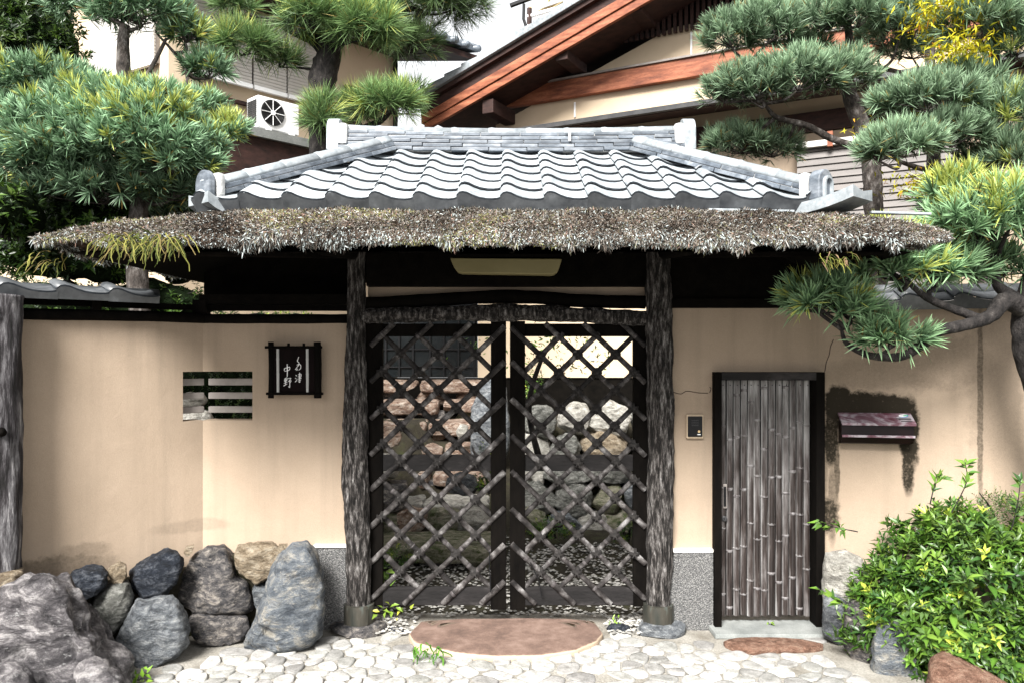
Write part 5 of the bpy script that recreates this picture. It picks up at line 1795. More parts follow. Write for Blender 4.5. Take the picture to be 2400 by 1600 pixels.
# white conduit lines on the wall
for x, y0, y1 in ((1620, 75, 150), (1347, 240, 275)):
    s_, z_ = sz(x, y1, 0.02)
    z2 = sz(x, y0, 0.02)[1]
    MB().prism([gp(s_ - 0.012, 0.002, z_), gp(s_ + 0.012, 0.002, z_), gp(s_ + 0.012, 0.002, z2), gp(s_ - 0.012, 0.002, z2)], NG * 0.02).build('conduit', MAT['white_metal'], gh)
# clapboard siding of the lower wing
ss0, sz1 = sz(1868, 352, 0.35)
ss1 = sz(2245, 352, 0.35)[0]
zz = sz(1868, 724, 0.35)[1]
bh = 0.083
k = 0
while zz < sz1 - 0.01:
    z2 = min(zz + bh, sz1)
    pts = [gp(ss0, 0.03, zz), gp(ss0, 0.355, zz), gp(ss0, 0.335, z2 - 0.004), gp(ss0, 0.03, z2 - 0.004)]
    MB().prism(pts, U * (ss1 - ss0)).build('siding_board', MAT['siding'], gh)
    zz += bh
MB().prism([gp(ss0 - 0.05, 0.03, sz1), gp(ss0 - 0.05, 0.42, sz1), gp(ss0 - 0.05, 0.42, sz1 + 0.07), gp(ss0 - 0.05, 0.03, sz1 + 0.12)], U * (ss1 - ss0 + 0.1)).build('siding_cap', MAT['shutter'], gh)
s_ = sz(1945, 345, 0.45)[0]
MB().prism([gp(s_ - 0.03, 0.36, sz1 - 0.02), gp(s_ + 0.03, 0.36, sz1 - 0.02), gp(s_ + 0.03, 0.36, sz1 + 0.16), gp(s_ - 0.03, 0.36, sz1 + 0.16)], NG * 0.08).build('cap_bracket', MAT['red_wood'], gh)
MB().prism([gp(ss1 + 0.02, 0.03, 1.0), gp(ss1 + 3.5, 0.03, 1.0), gp(ss1 + 3.5, 0.03, zl2 - 0.6), gp(ss1 + 0.02, 0.03, zl2 - 0.6)], NG * 0.25).build('wing_wall', MAT['plaster'], gh)

# ------------------------------------------------------------------ house on the left
LU = Vector((0.686, 0.728, 0)).normalized()
LN = Vector((0.728, -0.686, 0)).normalized()
LC = Vector((-3.916, 4.0, 0))
LV = Vector((-0.857, 0.515, 0)).normalized()
LM = Vector((-0.515, -0.857, 0)).normalized()
lh = thing('shuttered_house', 'cream house with pale louvre shutters behind the pines', 'building', tuple(LC))
far = LC + LU * ((11.4 - 9.0) / 0.728)
MB().prism([LC, far, far - LN * 4.5, LC + LV * 5 + Vector((0, 3, 0)), LC + LV * 5], Vector((0, 0, 6.15))).build('wall', MAT['cream_wall'], lh, fix=True)


def facebox(org, e, n, x0, x1, z0, z1, d0, d1, name, mat, par=None, bev=0.0):
    a = RP(x0, 0, org, n)
    b = RP(x1, 0, org, n)
    a.z = b.z = 0
    pts = [a + n * d0 + Vector((0, 0, z0)), b + n * d0 + Vector((0, 0, z0)), b + n * d0 + Vector((0, 0, z1)), a + n * d0 + Vector((0, 0, z1))]
    return MB().prism(pts, n * (d1 - d0)).build(name, mat, par or lh, bevel=bev), a, b


def shutter(org, e, n, x0, x1, z0, z1):
    fr, a, b = facebox(org, e, n, x0, x1, z0, z1, 0.002, 0.05, 'shutter', MAT['grey_bar'])
    m = MB()
    k = int((z1 - z0) / 0.042)
    for i in range(k):
        z = z0 + 0.03 + (z1 - z0 - 0.05) * i / k
        m.prism([a + n * 0.052 + Vector((0, 0, z)), b + n * 0.052 + Vector((0, 0, z)), b + n * 0.060 + Vector((0, 0, z + 0.034)), a + n * 0.060 + Vector((0, 0, z + 0.034))], n * 0.022)
    m.build('louvres', MAT['shutter'], fr)
    m = MB()
    m.prism([a + n * 0.051 + Vector((0, 0, z0 - 0.03)), b + n * 0.051 + Vector((0, 0, z0 - 0.03)), b + n * 0.051 + Vector((0, 0, z0 + 0.02)), a + n * 0.051 + Vector((0, 0, z0 + 0.02))], n * 0.05)
    m.build('sill', MAT['white_metal'], fr)


zs0 = RP(585, 207, LC, LN).z
for x0, x1 in ((430, 510), (514, 583), (588, 664), (668, 735)):
    shutter(LC, LU, LN, x0, x1, zs0, zs0 + 0.92)
zs1 = RP(375, 150, LC, LM).z
for x0, x1 in ((302, 375), (225, 298)):
    shutter(LC, LV, LM, x0, x1, zs1, zs1 + 0.95)
# corner bay skirt, eaves, down pipe
facebox(LC, LU, LN, 400, 905, zs0 - 0.24, zs0 - 0.20, 0.002, 0.06, 'string_course', MAT['brown_wood'])
facebox(LC, LU, LN, 396, 930, 6.0, 6.12, 0.002, 0.75, 'eave', MAT['brown_wood'])
e0 = far + LU * 0.85 + LN * 0.8
mbq = MB()
mbq.prism([LC - LU * 0.6 + LN * 0.8 + Vector((0, 0, 6.12)), e0 + Vector((0, 0, 6.12)), far + LU * 0.85 - LN * 2 + Vector((0, 0, 6.7)), LC - LU * 0.6 - LN * 2 + Vector((0, 0, 6.7))], Vector((0, 0, 0.08)))
lr = mbq.build('roof', MAT['tile_dark'], lh, fix=True)
MB().prism([e0 - LU * 0.9 - LN * 0.1 + Vector((0, 0, 6.0)), e0 - LN * 0.02 + Vector((0, 0, 6.0)), e0 - LN * 2.2 + Vector((0, 0, 6.55)), e0 - LU * 0.9 - LN * 2.2 + Vector((0, 0, 6.55))], Vector((0, 0, 0.08))).build('eave_end', MAT['brown_wood'], lh)
for k in range(9):
    c = e0 - LU * (0.06 + 0.22 * k) + LN * 0.02 + Vector((0, 0, 6.14))
    MB().tube([c + LN * 0.06, c - LN * 0.4 + Vector((0, 0, 0.09))], 0.05, 8).build('eave_tile', MAT['tile_dark'], lr, smooth=True)
for k in range(6):
    c = e0 - LN * (0.1 + 0.3 * k) + Vector((0, 0, 6.22 + 0.062 * k))
    MB().tube([c - LU * 0.25, c + LU * 0.08], 0.055, 8).build('verge_tile', MAT['tile_dark'], lr, smooth=True)
pp = RP(929, 130, far, LN)
MB().tube([(pp.x, pp.y - 0.1, 6.0), (pp.x, pp.y - 0.1, 2.0)], 0.035, 8).build('down_pipe', MAT['black_metal'], lh, smooth=True)
facebox(LC, LU, LN, 805, 835, RP(820, 300, LC, LN).z, RP(820, 205, LC, LN).z, 0.002, 0.06, 'small_window', MAT['brown_wood'])

# ledge and air conditioner
def RL(x, y, d=0.0): return RP(x, y, LC + LN * d, LN)
ac = thing('air_conditioner', 'white outdoor air conditioner unit with round fan grille on a ledge', 'air conditioner', tuple(RL(650, 330, 0.2)))
a0, a1 = RL(605, 225, 0.45), RL(701, 243, 0.45)
aw = (a1 - a0).length
az1 = RL(605, 222, 0.45).z
ah = az1 - RL(640, 305, 0.45).z
ax = Vector((a0.x, a0.y, 0))
AU = (Vector((a1.x, a1.y, 0)) - ax).normalized()
def ap(u, n, z): return ax + AU * u + LN * n + Vector((0, 0, z))
zb4 = az1 - ah
MB().prism([ap(0, 0, zb4), ap(aw, 0, zb4), ap(aw, 0, az1), ap(0, 0, az1)], -LN * 0.27).build('case', MAT['white_metal'], ac, bevel=0.012)
fc = ap(aw * 0.34, 0.004, (az1 + zb4) / 2 + 0.01)
fr_ = ah * 0.40
dsk = MB()
dsk.prism([fc + AU * (fr_ * math.cos(q)) + Vector((0, 0, fr_ * math.sin(q))) for q in np.linspace(0, 6.283, 33)[:-1]], LN * 0.003)
fan = dsk.build('fan_opening', MAT['grey_metal'], ac)
for rr in np.linspace(0.25, 1.0, 7):
    ring = [fc + LN * 0.010 + AU * (fr_ * rr * math.cos(q)) + Vector((0, 0, fr_ * rr * math.sin(q))) for q in np.linspace(0, 6.283, 29)]
    MB().tube(ring, 0.0035, 5, caps=False).build('grille_ring', MAT['black_metal'], fan)
for q in np.linspace(0, 6.283, 9)[:-1]:
    MB().tube([fc + LN * 0.012, fc + LN * 0.012 + AU * (fr_ * math.cos(q)) + Vector((0, 0, fr_ * math.sin(q)))], 0.005, 5).build('grille_spoke', MAT['white_metal'], fan)
MB().tube([fc + LN * 0.005, fc + LN * 0.02], fr_ * 0.2, 16).build('fan_hub', MAT['white_metal'], fan)
for k in range(12):
    z = zb4 + 0.06 + (ah - 0.1) * k / 12
    MB().prism([ap(-0.004, -0.03, z), ap(-0.004, -0.24, z), ap(-0.004, -0.24, z + 0.016), ap(-0.004, -0.03, z + 0.016)], -AU * 0.006).build('side_slot', MAT['grey_metal'], ac)
for u in (0.12, aw - 0.12):
    MB().prism([ap(u - 0.03, 0.06, zb4 - 0.06), ap(u + 0.03, 0.06, zb4 - 0.06), ap(u + 0.02, 0.06, zb4 - 0.002), ap(u - 0.02, 0.06, zb4 - 0.002)], -LN * 0.36).build('foot', MAT['white_metal'], ac)
MB().prism([ap(-0.75, 0.16, zb4 - 0.062), ap(aw + 0.25, 0.16, zb4 - 0.062), ap(aw + 0.25, -0.45, zb4 - 0.062), ap(-0.75, -0.45, zb4 - 0.062)], Vector((0, 0, -0.10))).build('ledge_canopy', MAT['concrete'], None,
    label='grey ledge below the air conditioner on the shuttered house', cat='ledge')
MB().prism([ap(-0.7, 0.10, zb4 - 0.164), ap(aw + 0.2, 0.10, zb4 - 0.164), ap(aw + 0.2, -0.44, zb4 - 0.164), ap(-0.7, -0.44, zb4 - 0.164)], Vector((0, 0, -0.9))).build('bay_wall', MAT['brown_wood'], lh)

# small balcony canopy further back
bc = thing('balcony_canopy', 'balcony with yellow canopy sheets and white rail on a distant rooftop', 'balcony', tuple(P(1260, 120, 11)))
B3 = lambda x, y, Y=11: P(x, y, Y)
MB().tube([B3(1240, 130), B3(1241, 20)], 0.05, 8).build('post', MAT['brown_wood'], bc)
for (x0, y0, x1, y1) in ((1240, 22, 1285, 6), (1290, 5, 1340, -14), (1240, 45, 1290, 28)):
    MB().prism([B3(x0, y0), B3(x1, y1), B3(x1 + 30, y1 - 20, 12.5), B3(x0 + 30, y0 - 20, 12.5)], (0, 0, 0.05)).build('canopy_sheet', MAT['yellow_panel'], bc)
MB().tube([B3(1196, 14), B3(1250, -6), B3(1330, -30)], 0.05, 6).build('gutter', MAT['black_metal'], bc)
MB().tube([B3(1228, 10), B3(1227, 45), B3(1232, 60), B3(1231, 110)], 0.03, 6).build('down_pipe', MAT['black_metal'], bc)
MB().tube([B3(1236, 40), B3(1350, 8)], 0.045, 6).build('rail', MAT['white_metal'], bc)
MB().tube([B3(1236, 62), B3(1290, 58), B3(1350, 30)], 0.045, 6).build('rail', MAT['white_metal'], bc)
MB().box(B3(1290, 140, 12.0) - Vector((0, 0, 0.6)), (1.2, 0.8, 1.6)).build('parapet', MAT['cream_wall'], bc)
MB().box((P(1290, 140, 12).x, 12.0, 1.9), (1.0, 0.7, 4.2)).build('support_wall', MAT['cream_wall'], bc)

# ------------------------------------------------------------------ trees and plants
STY = {
    #        length        width            per  spread up   droop
    'podo': dict(L=(0.07, 0.12), W=(0.0065, 0.0100), per=24, spread=0.62, up=0.75, droop=0.10, stem=0.05),
    'podob': dict(L=(0.085, 0.14), W=(0.0065, 0.0100), per=26, spread=0.62, up=0.75, droop=0.10, stem=0.05),
    'black': dict(L=(0.15, 0.26), W=(0.0042, 0.0062), per=46, spread=0.80, up=0.55, droop=0.06, stem=0.04),
    'white': dict(L=(0.08, 0.14), W=(0.0050, 0.0078), per=30, spread=0.50, up=0.95, droop=0.05, stem=0.05),
}
GREENS = {  # base and tip colours; pale podo tips also carry painted gloss highlights
    'podo': ((0.024, 0.066, 0.024), (0.29, 0.46, 0.27)),
    'podob': ((0.026, 0.072, 0.028), (0.30, 0.48, 0.25)),
    'black': ((0.030, 0.075, 0.020), (0.21, 0.33, 0.12)),
    'white': ((0.018, 0.048, 0.016), (0.29, 0.42, 0.26)),
}


def pad(parent, c, r, n, style, young=0.06, dark=1.0, zmin=-0.35, name='foliage_pad', fill=0.25, top_young=True):
    st = STY[style]
    c = np.array(tuple(c))
    r = np.array(tuple(r))
    d = npr.normal(size=(n * 3, 3))
    d /= np.linalg.norm(d, axis=1, keepdims=True)
    d = d[d[:, 2] > zmin][:n]
    n = len(d)
    rad = np.where(npr.rand(n) < fill, npr.uniform(0.35, 0.8, n), npr.uniform(0.82, 1.02, n))
    sd = npr.uniform(0, 50)
    lump = np.array([noise.noise(Vector((q[0] * 2.4 + sd, q[1] * 2.4, q[2] * 2.4))) for q in d])
    rad = rad * (1 + 0.30 * lump)
    tp = c + d * rad[:, None] * r
    nrm = d / r
    nrm /= np.linalg.norm(nrm, axis=1, keepdims=True)
    td = nrm * 0.75 + np.array([[0, 0, st['up']]]) + npr.normal(size=(n, 3)) * 0.28
    td /= np.linalg.norm(td, axis=1, keepdims=True)
    per = st['per']
    T = np.repeat(np.arange(n), per)
    N = len(T)
    along = npr.rand(N)
    pos = tp[T] + td[T] * (along[:, None] * st['stem'])
    dirs = td[T] * (0.55 + 0.75 * along[:, None]) + npr.normal(size=(N, 3)) * st['spread'] * (1.05 - 0.55 * along[:, None])
    ln = npr.uniform(*st['L'], N)
    wd = npr.uniform(*st['W'], N)
    a, b = (np.array(q) for q in GREENS[style])
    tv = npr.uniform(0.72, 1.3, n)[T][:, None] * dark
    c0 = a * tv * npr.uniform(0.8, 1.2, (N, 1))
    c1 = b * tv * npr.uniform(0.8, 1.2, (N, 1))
    yg = (npr.rand(n) < young * (1 + 1.5 * (d[:, 2] > 0.3) if top_young else 1))[T]
    c0[yg] = np.array([0.14, 0.20, 0.035]) * npr.uniform(0.8, 1.2, (yg.sum(), 1))
    c1[yg] = np.array([0.55, 0.60, 0.16]) * npr.uniform(0.8, 1.2, (yg.sum(), 1))
    ln[yg] *= 1.1
    dd_ = npr.rand(N) < 0.025
    c1[dd_] = np.array([0.35, 0.22, 0.05])
    strands(name, pos, dirs, ln, wd, c0, c1, MAT['needle'], parent, st['droop'])
    return tp


def tree(name, label, cat, trunk, rads, Y, pads, style, bark='bark', Yoff=None, twigs=7, amp=0.16, extra=()):
    """trunk: photo points; pads: (x, y, rx, ry, dY, n, young, dark)"""
    pts = [P(x, y, Y + (Yoff[i] if Yoff else 0)) for i, (x, y) in enumerate(trunk)]
    t = thing(name, label, cat, tuple(pts[0]))
    path = smooth_path(pts, 6)
    MB().tube(path, lerp_list(rads, len(path)), 16, amp=amp, sc=22, zs=0.6, seed=rnd.uniform(0, 50)).build('trunk', MAT[bark], t, smooth=True)
    limbs = []
    for (ep, er) in extra:
        q = smooth_path([P(x, y, Y + dy) for x, y, dy in ep], 6)
        limbs += q[3:]
        MB().tube(q, lerp_list(er, len(q)), 12, amp=amp, sc=26, zs=0.6).build('limb', MAT[bark], t, smooth=True)
    for (x, y, rx, ry, dY, n, young, dark) in pads:
        c = P(x, y, Y + dY)
        k = (Y + dY + 5) / F
        r = Vector((rx * k, max(min(rx, 160), ry) * k * 0.8, ry * k))
        tp = pad(t, c, r, n, style, young, dark)
        b0 = min(path + limbs, key=lambda p: (p - c).length + 0.8 * max(0, p.z - c.z))
        low = c - Vector((0, 0, r.z * 0.45))
        mid = (b0 + low) / 2 + Vector((rnd.uniform(-0.05, 0.05), 0, rnd.uniform(-0.06, 0.02)))
        q = smooth_path([b0, mid, low], 6)
        MB().tube(q, lerp_list([0.016, 0.012, 0.007], len(q)), 8, amp=amp, sc=30).build('branch', MAT[bark], t, smooth=True)
        tw = MB()
        for i in range(twigs):
            e = Vector(tp[rnd.randrange(len(tp))])
            st_ = low + (e - low) * 0.05 + Vector((rnd.uniform(-1, 1) * r.x * 0.4, rnd.uniform(-1, 1) * r.y * 0.3, 0))
            tw.tube(smooth_path([low, st_ + (e - st_) * 0.3, e], 3), lerp_list([0.007, 0.005, 0.003], 7), 5)
        tw.build('twigs', MAT[bark], t, smooth=True, kind='stuff')
    return t


# big podocarpus over the cream wall
tree('podocarpus_tree', 'clipped podocarpus with a big bright foliage cloud beside the gate roof', 'tree',
     [(330, 760), (320, 560), (330, 430), (300, 300), (292, 200), (288, 120), (292, 60)], [0.075, 0.07, 0.06, 0.05, 0.048, 0.045, 0.035], 0.75,
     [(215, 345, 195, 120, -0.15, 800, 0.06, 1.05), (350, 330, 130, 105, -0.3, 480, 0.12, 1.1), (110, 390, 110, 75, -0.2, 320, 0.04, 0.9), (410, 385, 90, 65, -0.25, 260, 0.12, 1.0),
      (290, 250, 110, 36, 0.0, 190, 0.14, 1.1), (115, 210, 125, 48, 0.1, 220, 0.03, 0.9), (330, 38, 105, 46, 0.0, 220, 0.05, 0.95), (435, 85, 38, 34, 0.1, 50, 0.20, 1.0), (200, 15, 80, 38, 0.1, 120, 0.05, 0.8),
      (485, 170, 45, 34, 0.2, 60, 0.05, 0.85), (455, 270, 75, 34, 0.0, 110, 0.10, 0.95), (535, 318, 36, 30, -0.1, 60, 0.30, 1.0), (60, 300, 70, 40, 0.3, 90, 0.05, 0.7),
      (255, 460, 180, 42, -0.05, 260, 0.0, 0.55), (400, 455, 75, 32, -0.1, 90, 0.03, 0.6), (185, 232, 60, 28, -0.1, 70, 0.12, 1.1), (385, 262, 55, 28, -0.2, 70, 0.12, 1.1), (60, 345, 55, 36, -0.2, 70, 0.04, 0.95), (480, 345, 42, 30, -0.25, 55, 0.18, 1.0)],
     'podo', bark='bark', twigs=9, extra=(([(300, 260, 0), (360, 150, 0), (390, 90, 0)], [0.02, 0.016, 0.01]), ([(320, 300, 0), (440, 190, 0.1), (365, 75, 0.1)], [0.02, 0.014, 0.008])))
# black pine in the centre
tree('black_pine', 'dark barked black pine with long needle tufts behind the gate roof ridge', 'tree',
     [(775, 520), (760, 330), (752, 240), (760, 170), (770, 120), (735, 90), (690, 70), (640, 45)], [0.16, 0.15, 0.135, 0.13, 0.12, 0.08, 0.06, 0.045], 3.0,
     [(735, 50, 58, 36, -0.35, 75, 0.05, 1.0), (850, 75, 62, 42, -0.3, 85, 0.04, 1.1), (900, 60, 30, 32, -0.1, 26, 0.03, 0.9), (565, 115, 58, 36, -0.2, 70, 0.05, 1.0), (655, 150, 34, 18, 0.0, 20, 0.03, 0.8), (550, 25, 40, 22, 0.1, 30, 0.03, 0.8),
      (755, 285, 22, 42, -0.3, 34, 0.03, 0.9), (905, 250, 58, 32, -0.2, 80, 0.05, 1.1), (835, 262, 28, 24, -0.1, 24, 0.03, 0.8), (965, 228, 22, 12, 0.2, 12, 0.03, 0.9), (960, 110, 60, 30, 0.6, 45, 0.0, 0.55), (990, 22, 110, 34, 0.6, 120, 0.0, 0.6), (880, 12, 60, 40, 0.6, 50, 0.0, 0.7), (1070, 12, 70, 24, 0.6, 60, 0.0, 0.7)],
     'black', bark='dark_bark', twigs=6, extra=(([(770, 120, 0), (830, 60, 0.2), (900, 30, 0.5), (975, 20, 0.6), (978, 60, 0.6), (960, 100, 0.6)], [0.09, 0.07, 0.05, 0.035, 0.03, 0.02]),
                                                 ([(775, 330, 0), (880, 290, -0.1), (915, 262, -0.2)], [0.05, 0.035, 0.02])))
# cloud pruned white pine behind the stained wall
tree('cloud_pine', 'cloud pruned pine with lichen pale leaning trunk before the gabled house', 'tree',
     [(2060, 700), (2048, 520), (2045, 430), (2038, 350), (2018, 290), (1992, 225), (1988, 170), (1990, 90), (1985, 40)], [0.085, 0.08, 0.08, 0.082, 0.075, 0.065, 0.045, 0.035, 0.03], 2.0,
     [(1715, 90, 62, 48, 0.0, 120, 0.0, 1.05), (1800, 75, 75, 58, -0.1, 170, 0.0, 1.1), (1860, 65, 45, 40, 0.1, 70, 0.0, 0.9), (1930, 50, 55, 42, -0.1, 100, 0.0, 1.0), (2010, 45, 62, 45, -0.2, 130, 0.0, 1.1), (2110, 60, 65, 50, -0.1, 130, 0.0, 1.0), (1900, 115, 40, 26, 0.1, 45, 0.0, 0.9),
      (1760, 215, 82, 50, -0.1, 170, 0.0, 1.0), (1870, 190, 95, 50, -0.2, 200, 0.0, 1.1), (1975, 185, 70, 52, -0.1, 140, 0.0, 1.05), (1700, 225, 45, 38, 0.0, 70, 0.0, 0.95),
      (1735, 345, 78, 34, 0.3, 140, 0.0, 0.85), (1810, 355, 62, 32, 0.3, 100, 0.0, 0.8), (2070, 90, 60, 40, 0.2, 80, 0.0, 0.7), (2140, 125, 55, 30, 0.2, 60, 0.0, 0.7)],
     'white', bark='bark', twigs=8, extra=(([(2040, 350, 0), (1960, 330, 0.0), (1890, 295, 0.0), (1820, 275, 0.0), (1790, 240, -0.1)], [0.035, 0.03, 0.028, 0.022, 0.012]),
                                            ([(1990, 130, 0), (1900, 135, 0.0), (1800, 160, 0.0), (1750, 145, 0.0), (1715, 115, 0)], [0.026, 0.022, 0.02, 0.016, 0.01]),
                                            ([(2000, 160, 0), (2060, 160, 0.1), (2120, 172, 0.1), (2185, 180, 0.1)], [0.025, 0.022, 0.018, 0.014])))
# near podocarpus at the right edge
tree('podocarpus_tree', 'near podocarpus with dark trunk and a long branch reaching over the mailbox', 'tree',
     [(2560, 1330), (2520, 1100), (2475, 970), (2435, 870), (2415, 780), (2420, 700), (2450, 600), (2460, 420), (2470, 250), (2480, 100)], [0.12, 0.115, 0.105, 0.095, 0.09, 0.085, 0.075, 0.06, 0.05, 0.04], -0.62,
     [(1935, 715, 72, 42, -0.12, 60, 0.03, 1.05), (1990, 735, 45, 30, -0.1, 26, 0.0, 1.0), (1900, 705, 35, 30, -0.1, 18, 0.16, 1.0), (2085, 800, 72, 36, -0.08, 52, 0.0, 0.9), (2100, 630, 92, 62, -0.05, 110, 0.14, 1.1), (2210, 635, 80, 55, 0.0, 80, 0.06, 1.0), (2060, 590, 35, 40, -0.05, 26, 0.35, 1.1),
      (2290, 540, 100, 70, -0.1, 120, 0.08, 1.05), (2370, 500, 70, 60, -0.2, 80, 0.15, 1.1), (2240, 470, 60, 45, 0.1, 60, 0.22, 1.05), (2330, 640, 70, 45, 0.1, 60, 0.03, 0.8)],
     'podob', bark='dark_bark', twigs=8, extra=(([(2415, 735, 0), (2360, 705, -0.05), (2320, 742, -0.08), (2260, 762, -0.08), (2200, 775, -0.08), (2160, 808, -0.08), (2110, 835, -0.08), (2040, 832, -0.08), (1985, 805, -0.08), (1972, 770, -0.1)], [0.06, 0.05, 0.036, 0.033, 0.031, 0.028, 0.024, 0.02, 0.014, 0.008]),
                                                  ([(2310, 752, -0.08), (2250, 730, -0.06), (2200, 712, -0.04), (2160, 690, -0.03), (2130, 665, -0.03)], [0.026, 0.024, 0.022, 0.018, 0.01]),
                                                  ([(2415, 720, 0), (2350, 680, 0.0), (2335, 650, 0.0), (2340, 600, -0.05)], [0.04, 0.03, 0.025, 0.012])))
# pine crowns further right, in front of the gabled house
tree('cloud_pine', 'cloud pruned pine with broad grey green pads at the far edge beside the yellow maple', 'tree',
     [(2330, 760), (2300, 560), (2310, 420), (2330, 330), (2350, 240), (2330, 150), (2340, 60)], [0.09, 0.085, 0.075, 0.065, 0.055, 0.045, 0.03], 1.2,
     [(2170, 245, 100, 45, -0.2, 190, 0.0, 1.05), (2265, 215, 80, 48, -0.1, 140, 0.0, 1.1), (2090, 255, 45, 28, -0.1, 55, 0.0, 0.9), (2120, 350, 82, 42, -0.3, 150, 0.02, 1.1), (2230, 325, 75, 45, -0.2, 130, 0.0, 1.0), (2060, 365, 40, 28, -0.3, 45, 0.0, 1.0),
      (2300, 60, 95, 60, -0.2, 180, 0.02, 1.1), (2380, 120, 80, 60, -0.1, 140, 0.02, 1.0), (2360, 280, 75, 60, -0.3, 140, 0.10, 1.05), (2380, 380, 65, 55, -0.3, 110, 0.06, 1.0), (2370, 10, 70, 40, 0.0, 100, 0.04, 1.0), (2300, 400, 50, 40, 0, 70, 0.0, 0.7)],
     'white', bark='bark', twigs=8, extra=(([(2310, 400, 0), (2250, 395, -0.1), (2180, 400, -0.2), (2110, 380, -0.3)], [0.03, 0.026, 0.022, 0.014]), ([(2340, 300, 0), (2270, 290, 0), (2200, 275, -0.1)], [0.03, 0.026, 0.016])))


# ------------------------------------------------------------------ broad leaves
def leaf_mesh(name, pos, d, nrm, ln, wd, colr, mat, parent, kind='stuff', fold=0.25, curl=0.15):
    """joined folded leaves (numpy): 6 verts, 4 tris each"""
    N = len(pos)
    d = d / np.linalg.norm(d, axis=1, keepdims=True)
    sd = np.cross(d, nrm)
    sd /= np.maximum(np.linalg.norm(sd, axis=1, keepdims=True), 1e-6)
    up = np.cross(sd, d)
    Lc, Wc = ln[:, None], wd[:, None] * 0.5
    b = pos
    m = pos + d * Lc * 0.45
    l = pos + d * Lc * 0.42 - sd * Wc + up * Wc * fold * 2
    r = pos + d * Lc * 0.42 + sd * Wc + up * Wc * fold * 2
    t = pos + d * Lc - up * Lc * curl
    V = np.stack([b, l, m, r, t], 1).reshape(-1, 3)
    base = pos.mean(0)
    V = V - base
    tri = np.array([[0, 2, 1], [0, 3, 2], [1, 2, 4], [2, 3, 4]])
    Fc = ((np.arange(N) * 5)[:, None, None] + tri[None]).reshape(-1, 3)
    me = bpy.data.meshes.new(name)
    me.vertices.add(N * 5)
    me.vertices.foreach_set('co', V.reshape(-1).astype(np.float32))
    me.loops.add(Fc.size)
    me.loops.foreach_set('vertex_index', Fc.reshape(-1).astype(np.int32))
    me.polygons.add(len(Fc))
    me.polygons.foreach_set('loop_start', (np.arange(len(Fc)) * 3).astype(np.int32))
    me.update(calc_edges=True)
    at = me.color_attributes.new('Col', 'FLOAT_COLOR', 'POINT')
    C = np.ones((N, 5, 4), np.float32)
    C[:, :, :3] = colr[:, None, :]
    C[:, 2, :3] *= 1.25
    at.data.foreach_set('color', C.reshape(-1))
    me.materials.append(mat)
    return put(name, me, parent, Matrix.Translation(Vector(base)), kind=kind)


def shoots(c, r, n, zmin=-0.5, per=8, L_=(0.035, 0.06), asp=(0.30, 0.40), facing=None, fill=0.3, shoot=0.06):
    c = np.array(tuple(c)); r = np.array(tuple(r))
    d = npr.normal(size=(n * 4, 3))
    d /= np.linalg.norm(d, axis=1, keepdims=True)
    d = d[(d[:, 2] > zmin)]
    if facing is not None:
        d = d[d @ np.array(facing) > -0.35]
    d = d[:n]
    n = len(d)
    lump = np.array([noise.noise(Vector((q[0] * 2.2, q[1] * 2.2, q[2] * 2.2 + 7))) + 0.5 * noise.noise(Vector((q[0] * 5, q[1] * 5, q[2] * 5))) for q in d])
    rad = np.where(npr.rand(n) < fill, npr.uniform(0.6, 0.85, n), npr.uniform(0.86, 1.04, n)) * (1 + 0.24 * lump)
    tp = c + d * rad[:, None] * r
    td = d * 0.7 + np.array([[0, 0, 0.65]]) + npr.normal(size=(n, 3)) * 0.3
    td /= np.linalg.norm(td, axis=1, keepdims=True)
    T = np.repeat(np.arange(n), per)
    N = len(T)
    al = np.tile(np.arange(per) / per, n)
    ang = np.tile(np.arange(per) * 2.4, n) + npr.uniform(0, 6, n)[T]
    ref = np.where(np.abs(td[:, 2:3]) < 0.9, np.array([[0, 0, 1.0]]), np.array([[1.0, 0, 0]]))
    e1 = np.cross(td, ref); e1 /= np.linalg.norm(e1, axis=1, keepdims=True)
    e2 = np.cross(td, e1)
    rd = e1[T] * np.cos(ang)[:, None] + e2[T] * np.sin(ang)[:, None]
    pos = tp[T] + td[T] * (al[:, None] - 1) * shoot
    ld = td[T] * (0.25 + 0.7 * al[:, None]) + rd * (1.0 - 0.45 * al[:, None]) + npr.normal(size=(N, 3)) * 0.12
    ln = npr.uniform(*L_, N) * (1 - 0.35 * al) * npr.uniform(0.65, 1.15, n)[T]
    wd = ln * npr.uniform(*asp, N)
    return tp, td, pos, ld, td[T] + npr.normal(size=(N, 3)) * 0.15, ln, wd, T, al, d


LEAFC = np.array([(0.045, 0.105, 0.015), (0.065, 0.14, 0.018), (0.095, 0.185, 0.025), (0.03, 0.075, 0.017), (0.14, 0.235, 0.037), (0.08, 0.145, 0.04)])
YOUNGC = np.array([0.36, 0.44, 0.06])


